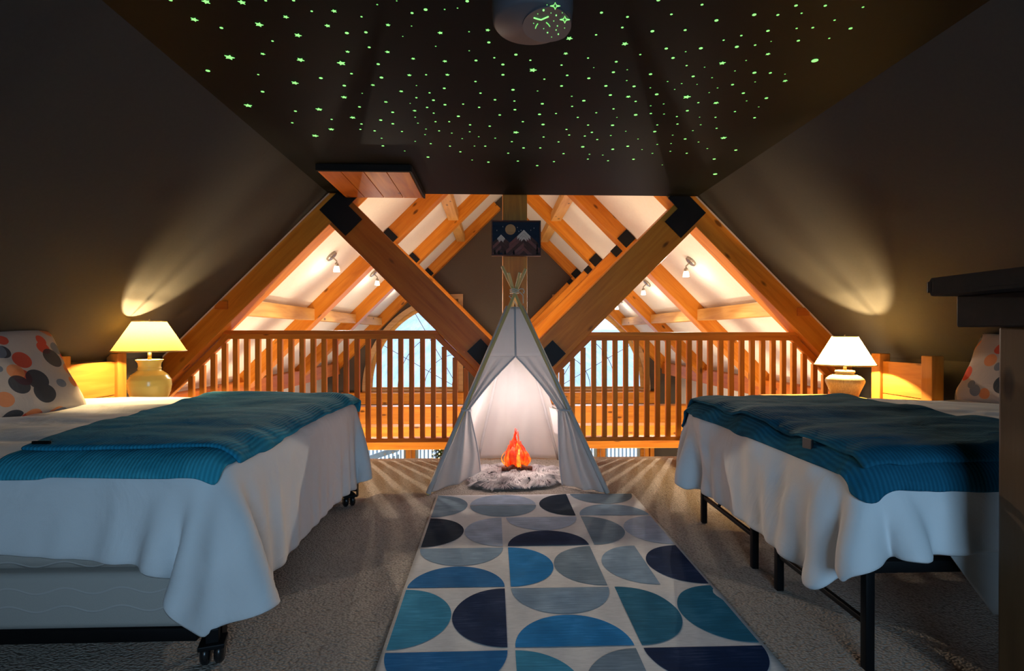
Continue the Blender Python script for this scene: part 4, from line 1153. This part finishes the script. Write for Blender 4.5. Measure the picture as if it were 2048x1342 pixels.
for q in range(15000):
    a = random.uniform(0, 2 * PI); rr = math.sqrt(random.random()); x = .355 * rr * blob(a) * math.cos(a); y = .275 * rr * blob(a) * math.sin(a)
    z = .018 if rr < .75 else .018 * (1 - rr) / .25 + .003
    cl = mnoise.noise(Vector((x * 11, y * 11, 2))) * 3.5 + a * .0 ; cl2 = mnoise.noise(Vector((x * 17, y * 17, 8)))
    dx, dy = math.cos(cl + a), math.sin(cl + a); L = random.uniform(.04, .075); hgt = (.040 + .03 * cl2) * (1.1 - .5 * rr)
    wx, wy = -dy * .0026, dx * .0026; b = len(V)
    for f_, h_ in ((0, 0), (.45, 1.0), (1.0, .55)):
        g_ = 1 - f_ * .8
        V += [(x + dx * L * f_ + wx * g_, y + dy * L * f_ + wy * g_, max(.003, z + hgt * h_)), (x + dx * L * f_ - wx * g_, y + dy * L * f_ - wy * g_, max(.003, z + hgt * h_))]
    Fc += [(b, b + 1, b + 3, b + 2), (b + 2, b + 3, b + 5, b + 4)]
me = bpy.data.meshes.new('fur'); me.from_pydata(V, [], Fc)
for p in me.polygons: p.use_smooth = True
fo = link('fur', me, fm, t); fo['kind'] = 'stuff'

# ------------------------------------------------------------------ toy campfire
t = thing('campfire_lamp', 'glowing orange toy campfire on the sheepskin in the teepee', 'lamp', (.165, 3.80, .058))
def flame_mat(nm, lo, hi, s):
    k = NT(nm); tc = k.add('ShaderNodeTexCoord'); sp = k.add('ShaderNodeSeparateXYZ'); k.l(tc.outputs['Object'], sp.inputs[0])
    n = k.noise(k.coord((1, 1, .35)), 26, 3, .6, 1.2)
    c = k.ramp(k.math('SUBTRACT', n, k.math('MULTIPLY', k.math('SUBTRACT', sp.outputs[2], .07), .9)), [(0.34, (.45, .012, .002)), (0.50, lo), (0.66, hi)])
    k.col(c); k.l(c, k.b.inputs['Emission Color']); k.b.inputs['Emission Strength'].default_value = s; k.rough(.5); return k.m
fms = [flame_mat('flame_red', (.80, .055, .004), (1.0, .20, .01), .8), flame_mat('flame_orange', (.90, .13, .006), (1.0, .42, .03), 1.0)]
random.seed(21)
def tongue(ang, rad, w_, hh, m, lean):
    bm = bmesh.new(); g = []; n_ = 14
    for i in range(n_ + 1):
        v = i / n_; wd = w_ * (math.sin(PI * min(1, v * .62 + .30)) ** 1.2) * (1 - v ** 2.6) if v < 1 else 0
        off = rad * (1 + .45 * math.sin(PI * min(1, v * 1.15)) - .72 * v) ; sw = .006 * math.sin(v * 7 + ang * 3)
        row = []
        for j in range(5):
            u = j / 2 - 1; a = ang + u * wd / max(off, .03) * .8
            ro = max(off, .004)
            row.append(bm.verts.new((ro * math.cos(a) + sw + lean * v * v, ro * math.sin(a) - u * u * .004, .02 + hh * v)))
        g.append(row)
    for i in range(n_):
        for j in range(4): bm.faces.new((g[i][j], g[i][j + 1], g[i + 1][j + 1], g[i + 1][j]))
    o = obj('flame', bm, m, t, True); s = o.modifiers.new('t', 'SOLIDIFY'); s.thickness = .003; return o
for i in range(9):
    a = 2 * PI * i / 9 + .15; tongue(a, .070, .044, random.uniform(.11, .19), fms[0], 0.026 * math.cos(a))
for i in range(7):
    a = 2 * PI * i / 7 + .35; tongue(a, .082, .020, random.uniform(.10, .165), fms[i % 2], .034 * math.cos(a))
for i in range(6):
    a = 2 * PI * i / 6 - .3; tongue(a, .047, .045, random.uniform(.19, .235), fms[i % 2], .004 * math.cos(a))
for i in range(4):
    a = 2 * PI * i / 4 + .6; tongue(a, .022, .034, random.uniform(.235, .285), fms[0], .0)
M['log'] = wood('red_brown_log', (.10, .025, .012), (.17, .045, .02), (.24, .07, .03), .6, knots=False)
for ang, L, y, tilt in ((.06, .21, -.075, 0), (-.55, .17, -.05, .10), (.7, .17, -.045, .10), (1.7, .2, .0, 0), (-1.2, .18, .01, .04)):
    d = Vector((math.cos(ang), math.sin(ang), 0)); c_ = Vector((0, y, .012)); 
    bm = bmesh.new(); pts = [c_ + d * (L * (i / 8 - .5)) + Vector((0, 0, tilt * (.5 - abs(i / 8 - .5)) * .6 + .002 * math.sin(i * 2))) for i in range(9)]
    tube(bm, pts, [.0135, .0145, .015, .0145, .015, .0145, .015, .0145, .0135], 10); obj('log', bm, M['log'], t, True)
light('fire_bulb', 'POINT', (.165, 3.80, .15), 1.6, (1.0, .42, .14), .02)
light('tent_bulb', 'POINT', (.16, 3.78, .44), 9.5, (1.0, .85, .80), .12)  # added fill without a lamp body, brightens the teepee canvas from inside

# ------------------------------------------------------------------ little tree with lights in the hall below
c_ = at(886, 905, Y=8.6)
t = thing('christmas_tree', 'small lit green tree in the hall below, left of the teepee', 'tree', (c_.x, 8.6, -2.6))
k = NT('spruce_needles'); n = k.noise(k.coord(), 30, 3); k.col(k.ramp(n, [(0.3, (.02, .05, .02)), (0.7, (.12, .17, .05))])); k.rough(.8); M['spruce'] = k.m
bm = bmesh.new(); lathe(bm, [(.03, 0), (.02, 1.0), (.005, 2.0)], 10); obj('trunk', bm, M['pine_dark'], t)
V, Fc = [], []; random.seed(5)
for q in range(3600):
    z = .3 + 2.1 * random.random(); a = random.uniform(0, 2 * PI); R_ = (2.5 - z) * .28 * random.uniform(.45, 1.05); dz = -random.uniform(0, .06); s_ = .02
    b = len(V); x, y = R_ * math.cos(a), R_ * math.sin(a); tx, ty = -math.sin(a) * s_, math.cos(a) * s_
    V += [(x * .6 + tx, y * .6 + ty, z), (x * .6 - tx, y * .6 - ty, z), (x, y, z + dz + .02)]; Fc.append((b, b + 1, b + 2))
me = bpy.data.meshes.new('needles'); me.from_pydata(V, [], Fc); o = link('needles', me, M['spruce'], t); o['kind'] = 'stuff'
M['fairy'] = emit('fairy_light', (1, .78, .3), 4.0)
fb = None
for q in range(90):
    z = .4 + 1.95 * q / 90; a = q * 2.1; R_ = (2.5 - z) * .28
    if fb is None:
        bm = bmesh.new(); bmesh.ops.create_icosphere(bm, subdivisions=1, radius=.011); fb = obj('light_bulb', bm, M['fairy'], t); x = fb
    else: x = fb.copy(); C.objects.link(x)
    x.location = (R_ * math.cos(a), R_ * math.sin(a), z)

# ------------------------------------------------------------------ glow stars on the ceiling (positions measured on the photograph, set on the ceiling plane)
ST_ = {
 (300, 0): "280,0,30 765,20,55s 1255,30,52s 1580,8,22 1960,5,25 605,265,50s 975,380,28 1490,333,55s 1855,230,38s 2020,480,48s 1673,560,20 1540,735,32s 1085,780,65s 2055,815,52s 790,965,35 1478,1018,18 1978,1130,48s",
 (600, 0): "160,153,20 465,150,38s 375,350,38s 1055,62,16 1320,12,13 840,228,18 1202,340,32s 1530,177,25 1715,130,32 1975,128,15 1523,355,13 640,450,32 900,440,28 1403,496,11 1915,447,36s 945,645,24 650,705,30s 1853,632,14 1195,708,33s 1545,800,28s 1978,835,32s 565,860,58s 1068,875,27 285,1065,30 703,1005,22 1112,1058,30 605,1168,28 995,1160,28s 1493,1025,30s 1722,1020,18 2012,1020,30s 1590,1167,13 1970,1205,24",
 (900, 0): "235,15,30 103,110,14 260,433,15 515,410,32s 530,578,27 262,693,13 900,745,28 605,788,18 355,825,25 722,880,27 1097,822,19 1630,523,45s 1580,730,32s 1995,475,20 1885,792,18 1523,888,19 1963,923,12 1132,955,52s 723,1020,26 1600,1028,22 1288,1080,18 1895,1068,26 348,1112,20 1523,1173,24 860,1225,28",
 (1200, 0): "20,172,26 797,0,32 1393,63,24 375,230,24 975,195,22 1590,278,33 305,375,22 715,425,32 1163,410,25 1930,485,20 1688,548,18 340,597,45s 1868,638,32 905,662,28 1377,658,32 1170,705,15 550,745,18 997,790,28 222,842,24 1670,860,45s 1995,825,14 1183,895,18 1428,917,13 372,952,14 1842,968,15 183,985,26 690,1012,28 1272,1042,26 1530,1060,15 365,1100,15 923,1112,15 1115,1140,15 80,1172,27 465,1178,27 1325,1152,12 1810,1155,24 687,1198,14 1020,1220,13 1605,1200,14",
 (1500, 0): "58,200,34 628,75,28 1028,77,26 1543,97,20 380,203,24 705,180,17 1155,275,19 245,420,28 637,387,18 857,377,22 1373,387,30 70,615,20 288,565,13 660,555,26 1082,523,17 245,737,32s 885,825,55 60,992,32 278,995,24 478,1012,13 480,1103,32s 70,1118,14",
 (460, 180): "445,22,28 247,210,52s 893,288,24 1215,262,45s 1558,97,40s 1805,45,13 1768,230,23 1388,400,18 1675,375,38s 850,447,20 1795,463,20 1780,537,17 1383,535,38s 1163,623,43s 1975,557,20",
 (760, 180): "290,17,28s 677,38,18 497,105,18 80,162,26s 730,138,24 412,183,11 887,200,25 1372,42,20 643,237,20 1570,133,22 1135,192,18 1835,150,18 473,282,26s 173,303,24 733,315,17 1353,236,20 1842,268,24 480,370,15 10,410,26 1070,358,26 1635,340,22 518,452,15 758,432,17 945,432,17 1950,432,19 175,460,23 1230,475,20 1498,493,20 628,533,15 300,567,17 807,557,17 980,588,15 1225,570,16 1855,577,40s 22,658,16 615,608,14 1348,637,14 1122,663,14 1573,657,16 480,700,14 693,732,17 1800,705,18 40,762,22 955,766,17 1290,765,14 1437,766,18 1960,790,22 337,832,14 1097,843,19 1750,862,18 655,915,24 1258,955,15 1480,984,22 1882,970,19",
 (1060, 180): "103,13,15 168,187,26 570,85,16 735,145,28 1097,68,27 1342,90,33s 1442,155,20 1730,58,30 1825,190,15 575,223,18 1140,257,19 1648,215,15 130,332,26 355,320,17 905,310,17 1443,338,30 1650,320,20 1830,328,16 652,373,18 1187,373,12 2005,363,17 178,470,28 793,478,19 1127,480,27 1738,476,17 2013,464,19 498,538,18 845,577,20 1308,563,13 1703,567,26 535,614,18 748,628,18 1103,621,16 1948,616,15 185,641,18 918,676,18 1475,668,13 390,708,17 720,775,28 1738,743,16 1926,730,14 140,790,19 1335,767,24 1130,808,24 1530,812,13 458,868,19 812,877,15 993,888,15 1672,864,16 1917,836,16 790,943,17 1065,965,17 1413,945,22 327,978,18 98,1032,21 1807,1022,12",
 (1360, 180): "93,93,52s 398,35,13 865,42,26 250,172,18 493,175,38s 910,148,14 1180,110,28 1075,230,14 100,282,25 750,294,18 1018,378,22 267,370,12 485,372,17 283,474,16 500,522,17 175,554,15 595,652,42s 70,668,23 253,710,15 373,800,15 762,820,25 92,863,18 467,942,25 480,1147,34"}
bm = bmesh.new(); vs = []
for i in range(10):
    a = PI * i / 5; r = 1 if i % 2 == 0 else .48; vs.append((r * math.cos(a), r * math.sin(a), 0))
prism(bm, vs, (0, 0, -.10)); sm_star = bpy.data.meshes.new('star'); bmesh.ops.recalc_face_normals(bm, faces=bm.faces); bm.to_mesh(sm_star); bm.free(); sm_star.materials.append(M['glow'])
bm = bmesh.new(); prism(bm, [(math.cos(PI * i / 5), math.sin(PI * i / 5), 0) for i in range(10)], (0, 0, -.12)); sm_dot = bpy.data.meshes.new('dot'); bmesh.ops.recalc_face_normals(bm, faces=bm.faces); bm.to_mesh(sm_dot); bm.free(); sm_dot.materials.append(M['glow'])
sm_dim = sm_dot.copy(); sm_dim.materials.clear(); sm_dim.materials.append(M['glow_dim'])
random.seed(3)
def region(px, py):
    a = ('far left', 'left', 'middle', 'right', 'far right')[0 if px < 640 else 1 if px < 880 else 2 if px < 1150 else 3 if px < 1400 else 4]
    b = ('nearest the viewer', 'second row from the viewer', 'third row from the viewer', 'nearest the open truss')[0 if py < 90 else 1 if py < 165 else 2 if py < 240 else 3]
    return a, b
for (ox, oy), txt in ST_.items():
    for e in txt.split():
        s = e.endswith('s'); x, y, r = (float(q) for q in e.rstrip('s').split(','))
        px, py = ox + x / 6.827, oy + y / 6.827
        p = at(px, py, Z=ZC - .001); d = (p - Vector((0, 0, 1))).length
        rad = r / 6.827 / F * p.y * (1.0 if s else .80)
        if p.z and (Vector((p.x - .128, p.y - 1.765)).length < .14): continue
        dim = (not s) and r < 17
        o = bpy.data.objects.new('star_sticker' if s else 'dot_sticker', sm_star if s else (sm_dim if dim else sm_dot)); C.objects.link(o)
        o.location = p; o.scale = (rad, rad, min(.02, rad)); o.rotation_euler = (0, 0, random.uniform(0, 6.28))
        a, b = region(px, py)
        lab = ('five-pointed green glow star, %s part of the dark ceiling, %s' if s else ('tiny green glow dot, %s part of the dark ceiling, %s' if dim else 'round green glow dot, %s part of the dark ceiling, %s')) % (a, b)
        tag(o, lab, 'sticker', ('glow stars ' if s else ('tiny glow dots ' if dim else 'round glow dots ')) + a + ' ' + b)
